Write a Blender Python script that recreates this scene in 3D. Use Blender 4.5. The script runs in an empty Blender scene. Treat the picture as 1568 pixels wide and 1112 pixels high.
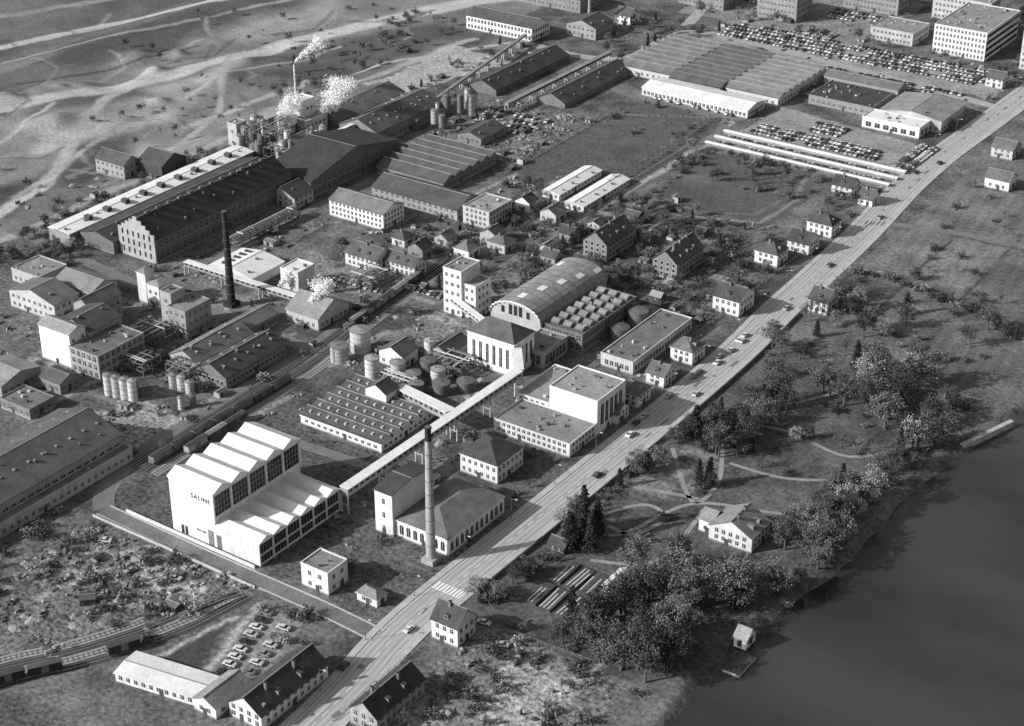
import bpy, math, random
import numpy as np
from mathutils import Vector
random.seed(7)
S=1.25
col=bpy.context.collection
# ---------------------------------------------------------------- materials
def mat(name,base,var=0.25,scale=0.6,rough=0.9,stretch=(1,1,1),fine=4.0,spec=0.2,objrand=0.0,metal=0.0,streak=0.0):
    m=bpy.data.materials.new(name);m.use_nodes=True;nt=m.node_tree;N=nt.nodes;L=nt.links
    b=N["Principled BSDF"];b.inputs["Roughness"].default_value=rough
    b.inputs["Specular IOR Level"].default_value=spec;b.inputs["Metallic"].default_value=metal
    g=N.new("ShaderNodeNewGeometry");mp=N.new("ShaderNodeMapping");mp.inputs["Scale"].default_value=stretch
    L.new(g.outputs["Position"],mp.inputs[0])
    n1=N.new("ShaderNodeTexNoise");n1.inputs["Scale"].default_value=scale*0.35;n1.inputs["Detail"].default_value=4;n1.inputs["Roughness"].default_value=0.65
    n2=N.new("ShaderNodeTexNoise");n2.inputs["Scale"].default_value=scale*fine;n2.inputs["Detail"].default_value=2
    L.new(mp.outputs[0],n1.inputs["Vector"])
    if streak:
        m2=N.new("ShaderNodeMapping");m2.inputs["Scale"].default_value=(1,1,streak);L.new(g.outputs["Position"],m2.inputs[0]);L.new(m2.outputs[0],n2.inputs["Vector"])
    else: L.new(mp.outputs[0],n2.inputs["Vector"])
    a=N.new("ShaderNodeMath");a.operation='ADD';L.new(n1.outputs[0],a.inputs[0]);L.new(n2.outputs[0],a.inputs[1])
    r=N.new("ShaderNodeMapRange");r.inputs["From Min"].default_value=0.65;r.inputs["From Max"].default_value=1.35
    r.inputs["To Min"].default_value=base*(1-var);r.inputs["To Max"].default_value=base*(1+var)
    L.new(a.outputs[0],r.inputs["Value"]);out=r.outputs[0]
    if objrand>0:
        oi=N.new("ShaderNodeObjectInfo");r2=N.new("ShaderNodeMapRange");r2.inputs["To Min"].default_value=1-objrand;r2.inputs["To Max"].default_value=1+objrand
        L.new(oi.outputs["Random"],r2.inputs["Value"]);mm=N.new("ShaderNodeMath");mm.operation='MULTIPLY'
        L.new(out,mm.inputs[0]);L.new(r2.outputs[0],mm.inputs[1]);out=mm.outputs[0]
    L.new(out,b.inputs["Base Color"])
    return m
M={}
M['white']=mat("white_plaster",0.64,0.24,0.5,streak=.12,objrand=.14)
M['cream']=mat("cream_plaster",0.42,0.26,0.5,objrand=.25,streak=.12)
M['grey']=mat("grey_plaster",0.28,0.3,0.5,objrand=.25,streak=.12)
M['brick']=mat("brick_wall",0.17,0.35,0.6,objrand=.2,streak=.2)
M['darkw']=mat("dark_timber",0.07,0.3,0.7)
M['rdark']=mat("dark_tile_roof",0.075,0.5,0.5,fine=6,objrand=.35)
M['rmid']=mat("weathered_tile_roof",0.13,0.5,0.5,fine=6,objrand=.35)
M['rlight']=mat("gravel_flat_roof",0.25,0.45,0.4,objrand=.25)
M['rwhite']=mat("white_sheet_roof",0.68,0.22,0.4)
M['glass']=mat("window_glass",0.03,0.5,1.5,rough=0.15,spec=0.5)
M['frame']=mat("window_frame",0.55,0.1)
M['asph']=mat("asphalt",0.34,0.28,0.7,stretch=(1.8,0.1,1),rough=0.8)
M['asphd']=mat("asphalt_yard",0.17,0.45,0.35,rough=0.85)
M['pave']=mat("pavement",0.42,0.25,0.6)
M['wear']=mat("worn_asphalt",0.43,0.3,0.7,stretch=(1.8,0.08,1))
M['paint']=mat("road_paint",0.8,0.1)
M['conc']=mat("concrete",0.40,0.3,0.5)
M['ballast']=mat("ballast",0.07,0.4,1.0)
M['ballastl']=mat("ballast_light",0.30,0.3,1.0)
M['rail']=mat("rail_steel",0.45,0.1,rough=0.35,metal=0.6)
M['tank']=mat("tank_paint",0.46,0.3,0.7,rough=0.6,streak=.15,objrand=.2)
M['tankd']=mat("tank_dark",0.16,0.4,0.7,rough=0.6,streak=.15,objrand=.3)
M['brickch']=mat("chimney_brick",0.33,0.3,1.2,streak=.1)
M['soot']=mat("soot_brick",0.03,0.3,1.0)
M['steel']=mat("steel_frame",0.13,0.3,1.0)
M['carw']=mat("car_paint_light",0.6,0.08,rough=0.3,spec=0.6,objrand=0.25)
M['carg']=mat("car_paint_grey",0.22,0.1,rough=0.3,spec=0.6,objrand=0.6)
M['card']=mat("car_paint_dark",0.04,0.1,rough=0.3,spec=0.6,objrand=0.5)
M['tyre']=mat("tyre_rubber",0.02,0.1)
M['leaf']=mat("foliage",0.095,0.6,0.5,rough=0.8,objrand=0.5)
M['leafl']=mat("autumn_foliage",0.21,0.5,0.5,rough=0.8,objrand=0.5)
M['needle']=mat("conifer_needles",0.04,0.4,0.6,rough=0.8,objrand=0.3)
M['bark']=mat("bark",0.10,0.3,1.5)
M['path']=mat("gravel_path",0.27,0.35,0.6)
M['timber']=mat("stacked_timber",0.32,0.4,2.0,objrand=0.4)
M['vapour']=mat("steam_droplets",0.9,0.05)
# ---------------------------------------------------------------- mesh builder
occ=[]
class MB:
    def __init__(s): s.v=[];s.f=[];s.mi=[];s.mats=[]
    def m(s,k):
        k=M[k] if isinstance(k,str) else k
        if k not in s.mats: s.mats.append(k)
        return s.mats.index(k)
    def q(s,pts,k):
        i=len(s.v);s.v+=[tuple(p) for p in pts];s.f.append(tuple(range(i,i+len(pts))));s.mi.append(s.m(k))
    def box(s,x0,x1,y0,y1,z0,z1,k,top=None,skip=''):
        if 'f' not in skip: s.q([(x0,y0,z0),(x1,y0,z0),(x1,y0,z1),(x0,y0,z1)],k)
        if 'r' not in skip: s.q([(x1,y0,z0),(x1,y1,z0),(x1,y1,z1),(x1,y0,z1)],k)
        if 'b' not in skip: s.q([(x1,y1,z0),(x0,y1,z0),(x0,y1,z1),(x1,y1,z1)],k)
        if 'l' not in skip: s.q([(x0,y1,z0),(x0,y0,z0),(x0,y0,z1),(x0,y1,z1)],k)
        if 't' not in skip: s.q([(x0,y0,z1),(x1,y0,z1),(x1,y1,z1),(x0,y1,z1)],top or k)
    def slab(s,pts,t,k):
        lo=[(p[0],p[1],p[2]-t) for p in pts];s.q(pts,k);s.q(lo[::-1],k)
        n=len(pts)
        for i in range(n):
            j=(i+1)%n;s.q([lo[i],lo[j],pts[j],pts[i]],k)
    def cyl(s,cx,cy,z0,z1,r0,r1,k,n=16,top=None,dome=0):
        a=[(math.cos(2*math.pi*i/n),math.sin(2*math.pi*i/n)) for i in range(n)]
        for i in range(n):
            c,d=a[i],a[(i+1)%n]
            s.q([(cx+c[0]*r0,cy+c[1]*r0,z0),(cx+d[0]*r0,cy+d[1]*r0,z0),(cx+d[0]*r1,cy+d[1]*r1,z1),(cx+c[0]*r1,cy+c[1]*r1,z1)],k)
            s.q([(cx+c[0]*r1,cy+c[1]*r1,z1),(cx+d[0]*r1,cy+d[1]*r1,z1),(cx,cy,z1+dome)],top or k)
    def beam(s,p,q,w,k,h=None):
        h=h or w
        px,py,pz=p;qx,qy,qz=q;dx,dy=qx-px,qy-py;l=math.hypot(dx,dy)
        if l<1e-3:
            s.box(px-w/2,px+w/2,py-w/2,py+w/2,min(pz,qz),max(pz,qz),k);return
        nx,ny=-dy/l*w/2,dx/l*w/2
        A=[(px+nx,py+ny,pz-h/2),(px-nx,py-ny,pz-h/2),(px-nx,py-ny,pz+h/2),(px+nx,py+ny,pz+h/2)]
        B=[(qx+nx,qy+ny,qz-h/2),(qx-nx,qy-ny,qz-h/2),(qx-nx,qy-ny,qz+h/2),(qx+nx,qy+ny,qz+h/2)]
        s.q(A,k);s.q(B[::-1],k)
        for i in range(4):
            j=(i+1)%4;s.q([A[j],A[i],B[i],B[j]],k)
    def mesh(s,name):
        me=bpy.data.meshes.new(name);me.from_pydata(s.v,[],s.f)
        for m_ in s.mats: me.materials.append(m_)
        me.polygons.foreach_set("material_index",s.mi);me.update();return me
    def make(s,name,loc=(0,0,0),rot=0):
        return put(name,s.mesh(name),loc,rot)
def put(name,me,loc,rot=0,sc=(1,1,1)):
    o=bpy.data.objects.new(name,me);col.objects.link(o);o.location=loc;o.rotation_euler=(0,0,rot);o.scale=sc;return o

def wins(b,face,W,D,z0,fh,fl,ws,ww,wh,x0=0.8,k='glass',frame=None,arch=False):
    L=W if face in 'fb' else D
    n=max(1,int((L-2*x0+ (ws-ww))/ws))
    off=(L-(n-1)*ws)/2
    for f in range(fl):
        zb=z0+f*fh
        for i in range(n):
            c=off+i*ws;a,e=c-ww/2,c+ww/2
            def P(t,z,d):
                if face=='f': return (t,-d,z)
                if face=='r': return (W+d,t,z)
                if face=='b': return (W-t,D+d,z)
                return (-d,D-t,z)
            if frame:
                g=0.12;b.q([P(a-g,zb-g,.03),P(e+g,zb-g,.03),P(e+g,zb+wh+g,.03),P(a-g,zb+wh+g,.03)],frame)
            pts=[P(a,zb,.06),P(e,zb,.06)]
            if arch:
                for t in range(0,7):
                    an=math.pi*t/6;pts.append(P(c+ww/2*math.cos(an),zb+wh-ww/2+ww/2*math.sin(an),.06))
            else: pts+=[P(e,zb+wh,.06),P(a,zb+wh,.06)]
            b.q(pts,k)
            if not frame and ww>0.5:
                b.q([P(a-.1,zb-.12,.12),P(e+.1,zb-.12,.12),P(e+.1,zb,.12),P(a-.1,zb,.12)],'frame')
                b.q([P(c-.05,zb,.09),P(c+.05,zb,.09),P(c+.05,zb+wh,.09),P(c-.05,zb+wh,.09)],'frame')
                if not arch: b.q([P(a,zb+wh*.6,.1),P(e,zb+wh*.6,.1),P(e,zb+wh*.6+.07,.1),P(a,zb+wh*.6+.07,.1)],'frame')

def roof(b,kind,W,D,h,rh,k,wall,o=0.35,per=6):
    t=0.18
    if kind=='flat':
        b.box(0,W,0,D,h-.25,h-.2,wall,top=k,skip='frbl')
        p=.25
        b.box(-.1,W+.1,-.1,p,h-.35,h+.15,wall);b.box(-.1,W+.1,D-p,D+.1,h-.35,h+.15,wall)
        b.box(-.1,p,p,D-p,h-.35,h+.15,wall);b.box(W-p,W+.1,p,D-p,h-.35,h+.15,wall)
        for i in range(int(W*D/30)+1):
            cx,cy=random.uniform(1,max(1.1,W-2)),random.uniform(1,max(1.1,D-2));s=random.uniform(.2,.8)
            b.box(cx,cx+s*random.uniform(1,2),cy,cy+s,h-.2,h+random.uniform(.1,.8),random.choice(['grey','cream','darkw','steel']))
    elif kind=='gy':
        m=W/2;z0=h-rh*o/m
        b.slab([(-o,-o,z0),(m,-o,h+rh),(m,D+o,h+rh),(-o,D+o,z0)][::-1],t,k)
        b.slab([(m,-o,h+rh),(W+o,-o,z0),(W+o,D+o,z0),(m,D+o,h+rh)],t,k)
        b.q([(0,0,h-.02),(W,0,h-.02),(m,0,h+rh-.1)],wall);b.q([(W,D,h-.02),(0,D,h-.02),(m,D,h+rh-.1)],wall)
        b.beam((m,-o,h+rh+.03),(m,D+o,h+rh+.03),.3,'grey',.12)
    elif kind=='gx':
        m=D/2;z0=h-rh*o/m
        b.slab([(-o,-o,z0),(W+o,-o,z0),(W+o,m,h+rh),(-o,m,h+rh)],t,k)
        b.slab([(-o,m,h+rh),(W+o,m,h+rh),(W+o,D+o,z0),(-o,D+o,z0)],t,k)
        b.q([(W,0,h-.02),(W,D,h-.02),(W,m,h+rh-.1)],wall);b.q([(0,D,h-.02),(0,0,h-.02),(0,m,h+rh-.1)],wall)
        b.beam((-o,m,h+rh+.03),(W+o,m,h+rh+.03),.3,'grey',.12)
    elif kind=='hip':
        if D>=W: a=(W/2,W/2*.9);c=(W/2,D-W/2*.9)
        else: a=(D/2*.9,D/2);c=(W-D/2*.9,D/2)
        A=(a[0],a[1],h+rh);C=(c[0],c[1],h+rh)
        p=[(-o,-o,h-.1),(W+o,-o,h-.1),(W+o,D+o,h-.1),(-o,D+o,h-.1)]
        if D>=W: fs=[[p[0],p[1],A],[p[1],p[2],C,A],[p[2],p[3],C],[p[3],p[0],A,C]]
        else: fs=[[p[0],p[1],C,A],[p[1],p[2],C],[p[2],p[3],A,C],[p[3],p[0],A]]
        for f in fs: b.q(f,k)
        b.box(-o,W+o,-o,D+o,h-.3,h-.1,wall,skip='t')
    elif kind in('saw','fold'):
        n=max(1,round(D/per));p=D/n
        for i in range(n):
            y=i*p;yr=y+(p*.5 if kind=='fold' else p*.8)
            b.q([(-o,y,h),(W+o,y,h),(W+o,yr,h+rh),(-o,yr,h+rh)],k)
            b.q([(-o,yr,h+rh),(W+o,yr,h+rh),(W+o,y+p,h),(-o,y+p,h)],k if kind=='fold' else 'glass')
            b.q([(W+o,y,h),(W+o,y+p,h),(W+o,yr,h+rh)],wall);b.q([(-o,y+p,h),(-o,y,h),(-o,yr,h+rh)],wall)
            if kind=='saw':
                b.beam((-o,yr,h+rh+.05),(W+o,yr,h+rh+.05),.3,'grey',.14);b.beam((-o,y+.05,h+.12),(W+o,y+.05,h+.12),.7,'rdark',.1)
                if per<5:
                    for j in range(int(W/3.4)): x=2+j*3.4;b.box(x,x+.7,y+p*.35,y+p*.55,h,h+rh*.6+.3,'cream',skip='b')
        b.box(-o,W+o,-.1,D+.1,h-.4,h-.02,wall)
    elif kind=='barrel':
        n=14;R=[(W/2-W/2*math.cos(math.pi*i/n),rh*math.sin(math.pi*i/n)) for i in range(n+1)]
        R=[((x-W/2)*(1+.02)+W/2,z) for x,z in R]
        for i in range(n):
            x0,z0=R[i];x1,z1=R[i+1];nb=10
            for j in range(nb):
                y0=-o+(D+2*o)*j/nb;y1=-o+(D+2*o)*(j+1)/nb-.2
                kk='rwhite' if (i*5+j*3)%11==0 and 3<i<11 else ('grey' if (i*7+j*5)%6==0 else k)
                b.q([(x0,y0,h+z0),(x1,y0,h+z1),(x1,y1,h+z1),(x0,y1,h+z0)],kk)
                b.q([(x0,y1,h+z0+.1),(x1,y1,h+z1+.1),(x1,y1+.2,h+z1+.1),(x0,y1+.2,h+z0+.1)],'grey')
        b.q([(x,0,h+z) for x,z in R[::-1]],wall);b.q([(x,D,h+z) for x,z in R],wall)
        for i in range(n): b.beam((R[i][0],-o-.1,h+R[i][1]),(R[i+1][0],-o-.1,h+(R[i][1]+R[i+1][1])/2),.3,'white',.5)
        for f in (.25,.4,.5,.6,.75):
            z=h+.6;xw=W*.035;hh=rh*(.45 if f in(.25,.75) else .66);b.q([(W*f-xw,-.05,z),(W*f+xw,-.05,z),(W*f+xw,-.05,z+hh),(W*f-xw,-.05,z+hh)],'glass')
def B(name,nx,ny,W,D,h,kind='flat',rh=2.0,wall='cream',rk='rmid',fl=2,ws=2.6,ww=1.0,wh=1.2,z0=1.1,ang=0,win='frbl',stack=0,sky=0,per=6,skip='',frame=None,arch=False,base=0,dorm=0,extra=None):
    b=MB();b.box(0,W,0,D,-.5,h,wall,skip='t'+skip)
    if h>3: b.box(-.05,W+.05,-.05,D+.05,-.5,.5,'grey',skip='t')
    roof(b,kind,W,D,h,rh,M[rk],wall,per=per)
    fh=(h-.6)/max(fl,1)
    for f in win:
        if fl: wins(b,f,W,D,min(z0,h*.35),fh,fl,ws,ww,min(wh,fh*.6),frame=frame,arch=arch)
    if fl and h>2.4:
        dx=W*random.uniform(.3,.6);b.q([(dx,-.14,0),(dx+1.1,-.14,0),(dx+1.1,-.14,2),(dx,-.14,2)],'darkw')
        dy=D*random.uniform(.3,.6);b.q([(W+.14,dy,0),(W+.14,dy+1.3,0),(W+.14,dy+1.3,2.1),(W+.14,dy,2.1)],'darkw')
    for i in range(stack):
        cx=W/2+random.uniform(-.3,.3)*W*.5;cy=D*(i+.6)/(stack+.4);b.box(cx-.35,cx+.35,cy-.35,cy+.35,h,h+rh+1.0,'brick',top='soot')
    for i in range(dorm):
        if kind in('gy','hip'):
            cy=D*(i+1)/(dorm+1);x0=W*.62;z=h+rh*.28
            b.box(x0,W*.9,cy-.6,cy+.6,z-.8,z+.8,'grey',top=rk);b.q([(W*.9+.03,cy-.45,z-.1),(W*.9+.03,cy+.45,z-.1),(W*.9+.03,cy+.45,z+.65),(W*.9+.03,cy-.45,z+.65)],'glass')
        elif kind=='gx':
            cx=W*(i+1)/(dorm+1);y1=D*.38;z=h+rh*.28
            b.box(cx-.6,cx+.6,D*.1,y1,z-.8,z+.8,'grey',top=rk);b.q([(cx-.45,D*.1-.03,z-.1),(cx+.45,D*.1-.03,z-.1),(cx+.45,D*.1-.03,z+.65),(cx-.45,D*.1-.03,z+.65)],'glass')
    if kind=='gy' and W*D>150:
        for i in range(int(D/7)):
            y=3+i*7+random.uniform(-2,2);x=W*random.uniform(.55,.9);z=h+rh*(1-abs(x/W-.5)*2);s=random.uniform(.2,.45);b.box(x-s,x+s,y-s,y+s,z-.4,z+random.uniform(.4,.9),'steel',top='grey')
    if sky and kind=='gy':
        for i in range(sky):
            t=(i+.5)/sky
            for sx in(.27,.73):
                zz=h+rh*(1-abs(sx-.5)*2);x=W*sx;y=D*t;b.box(x-.5,x+.5,y-.4,y+.4,zz-.3,zz+.25,'rlight')
    if extra: extra(b,W,D,h)
    o=b.make(name,(nx-W,ny,base),math.radians(ang))
    occ.append((nx-W-1,nx+1,ny-1,ny+D+1))
    return o
# ---------------------------------------------------------------- ground
road_c=[(-221,120),(-221.2,160),(-221.4,200),(-221.7,225),(-222.3,243),(-224,259),(-226.6,273),(-228,289),(-228.2,310),(-228,345),(-228,385),(-228,422),(-229,463),(-231.5,496),(-233,529),(-235.5,573),(-240,623),(-241.5,664),(-240.5,703),(-239.5,751),(-239,800),(-238.5,850),(-238,1000)]
def vnoise(X,Y,s,seed):
    r=np.random.default_rng(seed);G=r.random((256,256));a=.6+seed*.37
    x=(X*math.cos(a)-Y*math.sin(a))/s;y=(X*math.sin(a)+Y*math.cos(a))/s
    xi=np.floor(x).astype(int);yi=np.floor(y).astype(int);fx=x-xi;fy=y-yi;fx=fx*fx*(3-2*fx);fy=fy*fy*(3-2*fy)
    g=lambda a,b:G[a%256,b%256]
    return (g(xi,yi)*(1-fx)+g(xi+1,yi)*fx)*(1-fy)+(g(xi,yi+1)*(1-fx)+g(xi+1,yi+1)*fx)*fy-.5
def inpoly(X,Y,p):
    c=np.zeros(X.shape,bool);n=len(p)
    for i in range(n):
        x1,y1=p[i];x2,y2=p[(i+1)%n]
        if y1==y2: continue
        k=((y1>Y)!=(y2>Y))&(X<(x2-x1)*(Y-y1)/(y2-y1)+x1);c^=k
    return c
def dline(X,Y,p):
    d=np.full(X.shape,1e9)
    for (x1,y1),(x2,y2) in zip(p[:-1],p[1:]):
        l=(x2-x1)**2+(y2-y1)**2;t=np.clip(((X-x1)*(x2-x1)+(Y-y1)*(y2-y1))/l,0,1)
        d=np.minimum(d,np.hypot(X-x1-t*(x2-x1),Y-y1-t*(y2-y1)))
    return d
shore=[(-160,100),(-153,280),(-155,321),(-154,334),(-152,343),(-151,357),(-148,370),(-147,405),(-146,422),(-143,442),(-141,457),(-137,474),(-128,520),(-110,650),(-60,1200)]
def ground():
    st=1.2
    xs=np.concatenate([[-6000,-3000,-1500,-1000,-850],np.arange(-760,-60,st),[-20,60,300,1000,4000]])
    ys=np.concatenate([[-3000,-800,0,100],np.arange(170,900,st),[930,1000,1200,1600,2500,6000]])
    X,Y=np.meshgrid(xs,ys,indexing='ij')
    ox=vnoise(X,Y,9,1)*5+vnoise(X,Y,3,2)*2;oy=vnoise(X,Y,9,3)*5+vnoise(X,Y,3,4)*2
    wx=X+ox;wy=Y+oy;vx=X+ox*.3;vy=Y+oy*.3;big=vnoise(X,Y,30,5)*16+vnoise(X,Y,12,7)*6;zx=wx+big;zy=wy+vnoise(X,Y,30,6)*16
    T=np.full(X.shape,.125);A=np.full(X.shape,.9);Z=np.zeros(X.shape)
    T+=vnoise(X,Y,14,11)*.08+vnoise(X,Y,5,12)*.07
    def pset(p,t,a=1.,warp=1):
        px,py=(vx,vy) if warp==0 else (wx,wy) if warp==1 else (zx,zy)
        k=inpoly(px,py,p);T[k]=t;A[k]=a;return k
    def lset(p,w,t,warp=1,mix=1):
        px,py=(vx,vy) if warp==0 else (wx,wy) if warp==1 else (X+ox*.4+big*.25,Y+oy*.4)
        d=dline(px,py,p);k=np.clip((w-d)/max(.8,w*.5)+.5,0,1)*mix;T[:]=T*(1-k)+t*k;return k
    rect=lambda x0,x1,y0,y1:[(x0,y0),(x1,y0),(x1,y1),(x0,y1)]
    # quarry and river flats
    q=wx<-492;A[q]=.45
    base=.19+vnoise(X,Y,60,21)*.09+vnoise(X,Y,28,22)*.06+vnoise(X,Y,9,26)*.04
    T[q]=base[q]
    k=inpoly(zx,zy,[(-498,370),(-600,370),(-620,480),(-590,560),(-560,600),(-525,600),(-498,560)]);T[k]=(.22+vnoise(X,Y,26,23)*.16+vnoise(X,Y,8,25)*.08)[k]
    far=zx<-625+(Y-500)*.12;T[far]=(.14+vnoise(X,Y,50,24)*.07+vnoise(X,Y,16,27)*.04)[far]
    def blob(p,t,soft=5):
        px,py=zx,zy;k=inpoly(px,py,p).astype(float)
        for _ in range(3): k=(k+np.roll(k,2,0)+np.roll(k,-2,0)+np.roll(k,2,1)+np.roll(k,-2,1))/5
        T[:]=T*(1-k*.85)+t*k*.85
    blob([(-545,640),(-520,700),(-500,690),(-512,600),(-540,585)],.08)
    blob([(-606,500),(-574,580),(-560,640),(-545,620),(-552,560),(-585,480)],.10)
    blob([(-530,395),(-512,400),(-516,450),(-530,500),(-545,480)],.09)
    blob([(-560,455),(-540,475),(-535,520),(-548,525),(-562,490)],.40)
    blob([(-585,400),(-560,395),(-556,430),(-580,450)],.33);blob([(-655,560),(-630,540),(-610,600),(-600,680),(-620,690)],.09)
    blob([(-720,470),(-690,480),(-670,560),(-700,560)],.09);blob([(-575,540),(-562,530),(-550,580),(-558,600)],.34);blob([(-600,610),(-585,600),(-570,680),(-590,700)],.30)
    lset([(-650,400),(-605,483),(-580,559),(-566,625),(-538,699),(-500,790)],6,.44,2)
    lset([(-740,440),(-681,549),(-659,616),(-639,657),(-600,740)],3.5,.42,2)
    lset([(-705,440),(-650,560),(-620,640),(-590,740)],1.6,.26,2);lset([(-760,480),(-700,620),(-670,700)],3,.26,2)
    lset([(-513,370),(-522,430),(-545,466),(-578,520),(-590,560)],3.2,.38,2);lset([(-497,380),(-496,460),(-500,520),(-498,600),(-492,680)],2,.32,2)
    lset([(-560,380),(-575,440),(-590,500)],1.4,.34,2);lset([(-545,400),(-560,440),(-600,470)],1.4,.09,2);lset([(-530,520),(-520,600),(-470,690)],1.8,.36,2)
    lset([(-600,390),(-612,440),(-600,480)],1.4,.1,2);lset([(-525,420),(-548,500),(-555,570),(-540,640)],1.2,.32,2);lset([(-640,470),(-615,540),(-598,600)],1.2,.1,2);lset([(-505,470),(-530,540),(-575,600)],1.5,.34,2)
    for i in range(34):
        r_=random.Random(100+i);x=r_.uniform(-690,-510);y=r_.uniform(390,700);a=r_.uniform(.4,2.2);l=r_.uniform(10,50)
        lset([(x,y),(x+math.cos(a)*l*.6,y+math.sin(a)*l*.5),(x+math.cos(a+.5)*l,y+math.sin(a+.5)*l)],r_.uniform(.5,1.2),r_.choice([.08,.1,.32]),2,.6)
    pset([(-492,598),(-491,667),(-456,662),(-471,591)],.36,.8)
    # fields and greens
    pset([(-380,542),(-381,628),(-332,624),(-330,575),(-356,560),(-357,541)],.10,.7)
    pset([(-332,545),(-332,624),(-325,624),(-325,545)],.12,.6)
    pset(rect(-376,-333,600,650),.11,.7)
    P1=pset([(-318,560),(-322,614),(-275,616),(-266,588),(-268,557),(-299,546)],.115,.45,0)
    arc=np.hypot(X+430,(Y-520)*1.0);T[P1]*=(1+.13*np.sin(arc[P1]*1.9)*(.6+vnoise(X,Y,9,35)[P1])+.5*vnoise(X,Y,13,33)[P1])
    lset([(-318,556),(-300,549),(-272,561),(-270,587),(-278,613)],.7,.24,0);lset([(-312,560),(-296,556),(-277,566),(-275,590),(-283,611)],.4,.2,0)
    pset(rect(-330,-246,470,545),.10,1.1)
    rr=random.Random(5)
    for i in range(150):
        x=rr.uniform(-330,-250);y=rr.uniform(468,556);w,d=rr.uniform(2,9),rr.uniform(2,8);k=inpoly(vx,vy,rect(x,x+w,y,y+d));T[k]=rr.choice([.05,.08,.1,.14,.2])
        if i%3==0: T[k]*=(1+.4*np.sin(X[k]*2.6))
    park=(X>-222)&(Y<480)&(Y>296);T[park]=(.115+vnoise(X,Y,18,41)*.07+vnoise(X,Y,4,42)*.05)[park];A[park]=.8
    for p in [rect(-216,-204,372,380),rect(-216,-205,383,392),rect(-203,-198,380,398),rect(-214,-202,396,402)]: k=pset(p,.19,1,0)
    fr=(X>-225)&(Y>=480);T[fr]=(.14+vnoise(X,Y,22,51)*.08+vnoise(X,Y,6,52)*.04)[fr];A[fr]=.7
    for (a,c,d,e,t) in [(-222,-185,548,590,.17),(-184,-150,552,640,.14),(-224,-190,592,640,.16),(-150,-100,540,700,.16),(-224,-180,690,800,.15),(-190,-140,480,520,.14)]:
        k=(vx>a)&(vx<c)&(vy>d)&(vy<e);T[k]=t*(1+.1*np.sin(X[k]*1.3+Y[k]*.15)+.5*vnoise(X,Y,10,53)[k])
    for p in [[(-222,590),(-150,594)],[(-184,540),(-186,640)],[(-222,640),(-160,650)],[(-205,520),(-206,592)]]: lset(p,.6,.06,0)
    for i in range(30):
        x=rr.uniform(-218,-140);y=rr.uniform(500,720);lset([(x,y),(x+rr.uniform(-25,25),y+rr.uniform(5,30))],.5,rr.choice([.07,.22]),1,.6)
    pset(rect(-212,-168,240,296),.17,1.4);pset([(-192,262),(-178,270),(-180,293),(-198,289)],.34,1.3);pset([(-208,255),(-198,250),(-196,262),(-206,264)],.28,1.2)
    lset([(-176,240),(-179,300)],1.2,.3)
    # yards
    pset([(-325,237),(-330,268),(-322,277),(-275,275),(-269,271),(-273,256),(-288,226),(-320,200)],.14,1.5)
    for i in range(46):
        x=rr.uniform(-325,-276);y=rr.uniform(236,272);r_=rr.uniform(.6,2.6);k=((wx-x)**2+(wy-y)**2<r_**2);T[k]=rr.choice([.05,.06,.08,.3,.24])
    lset([(-318,262),(-300,266),(-280,262)],1.6,.28);lset([(-312,240),(-308,262)],1.4,.28);lset([(-322,252),(-300,250),(-284,256)],1.2,.26)
    pset([(-271,237),(-265,262),(-259,240)],.07,.5,0);lset([(-271.5,236),(-265.5,262.5)],.7,.42,0)
    pset([(-252,240),(-260,271),(-250,272),(-242,243)],.25,.7,0)
    lset([(-256,239),(-264,271)],.9,.36,0)
    pset(rect(-334,-268,283,345),.10,1.1);pset(rect(-268,-235,283,345),.11,1.2)
    pset(rect(-372,-336,300,330),.26,1.4);pset(rect(-395,-372,372,402),.2,1);pset(rect(-432,-415,398,470),.17,1)
    pset(rect(-345,-310,440,470),.18,1.2);pset(rect(-330,-306,405,432),.18,1.2);pset(rect(-395,-355,425,445),.22,1.1)
    for i in range(90):
        x=rr.uniform(-450,-330);y=rr.uniform(300,560);a=rr.choice([0,0,1]);l=rr.uniform(8,30)
        lset([(x,y),(x+(l if a else 0),y+(0 if a else l))],rr.uniform(.5,1.6),rr.choice([.06,.22,.3,.26]),0,.8)
    pset([(-323,626),(-323,680),(-243,668),(-243,618)],.26,.7,0)
    pset(rect(-330,-244,617,642),.17,.7,0)
    pset([(-400,735),(-400,775),(-250,770),(-250,740)],.27,.8)
    pset(rect(-430,-330,775,860),.22,1.0);pset(rect(-330,-250,700,735),.2,1);pset(rect(-433,-380,556,617),.14,1.6);pset(rect(-375,-330,652,670),.18,.8)
    lset([(-328.5,530),(-328.5,624),(-332,650)],1.4,.36,0)
    sx=np.interp(Y,[p[1] for p in shore],[p[0] for p in shore])+vnoise(X,Y,7,61)*2.5+vnoise(X,Y,22,62)*3
    d=X-sx;Z-=np.clip((d+5)/6,0,1)*3.2+np.clip(d/25,0,1)*3
    k=d>-2.2;T[k]=.12
    qz=np.clip((-X-502)/14,0,1)*np.clip((X+640)/30,0,1)*np.clip((680-Y)/60,0,1);Z+=qz*(vnoise(X,Y,40,71)*6+vnoise(X,Y,16,72)*1.2-2)
    rh_=random.Random(9)
    for i in range(26):
        x=rh_.uniform(-615,-512);y=rh_.uniform(400,620);r_=rh_.uniform(4,9);g_=np.exp(-(((X-x)/r_)**2+((Y-y)/(r_*rh_.uniform(.6,1.6)))**2));Z+=g_*r_*rh_.uniform(.2,.5)
    Z+=np.clip((-X-640)/20,0,1)*(-4)*np.clip((760+X)/60,0,1)
    Z+=np.where((X>-330)&(X<-275)&(Y>236)&(Y<273),np.maximum(vnoise(X,Y,4,73),0)*1.1,0)
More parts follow.
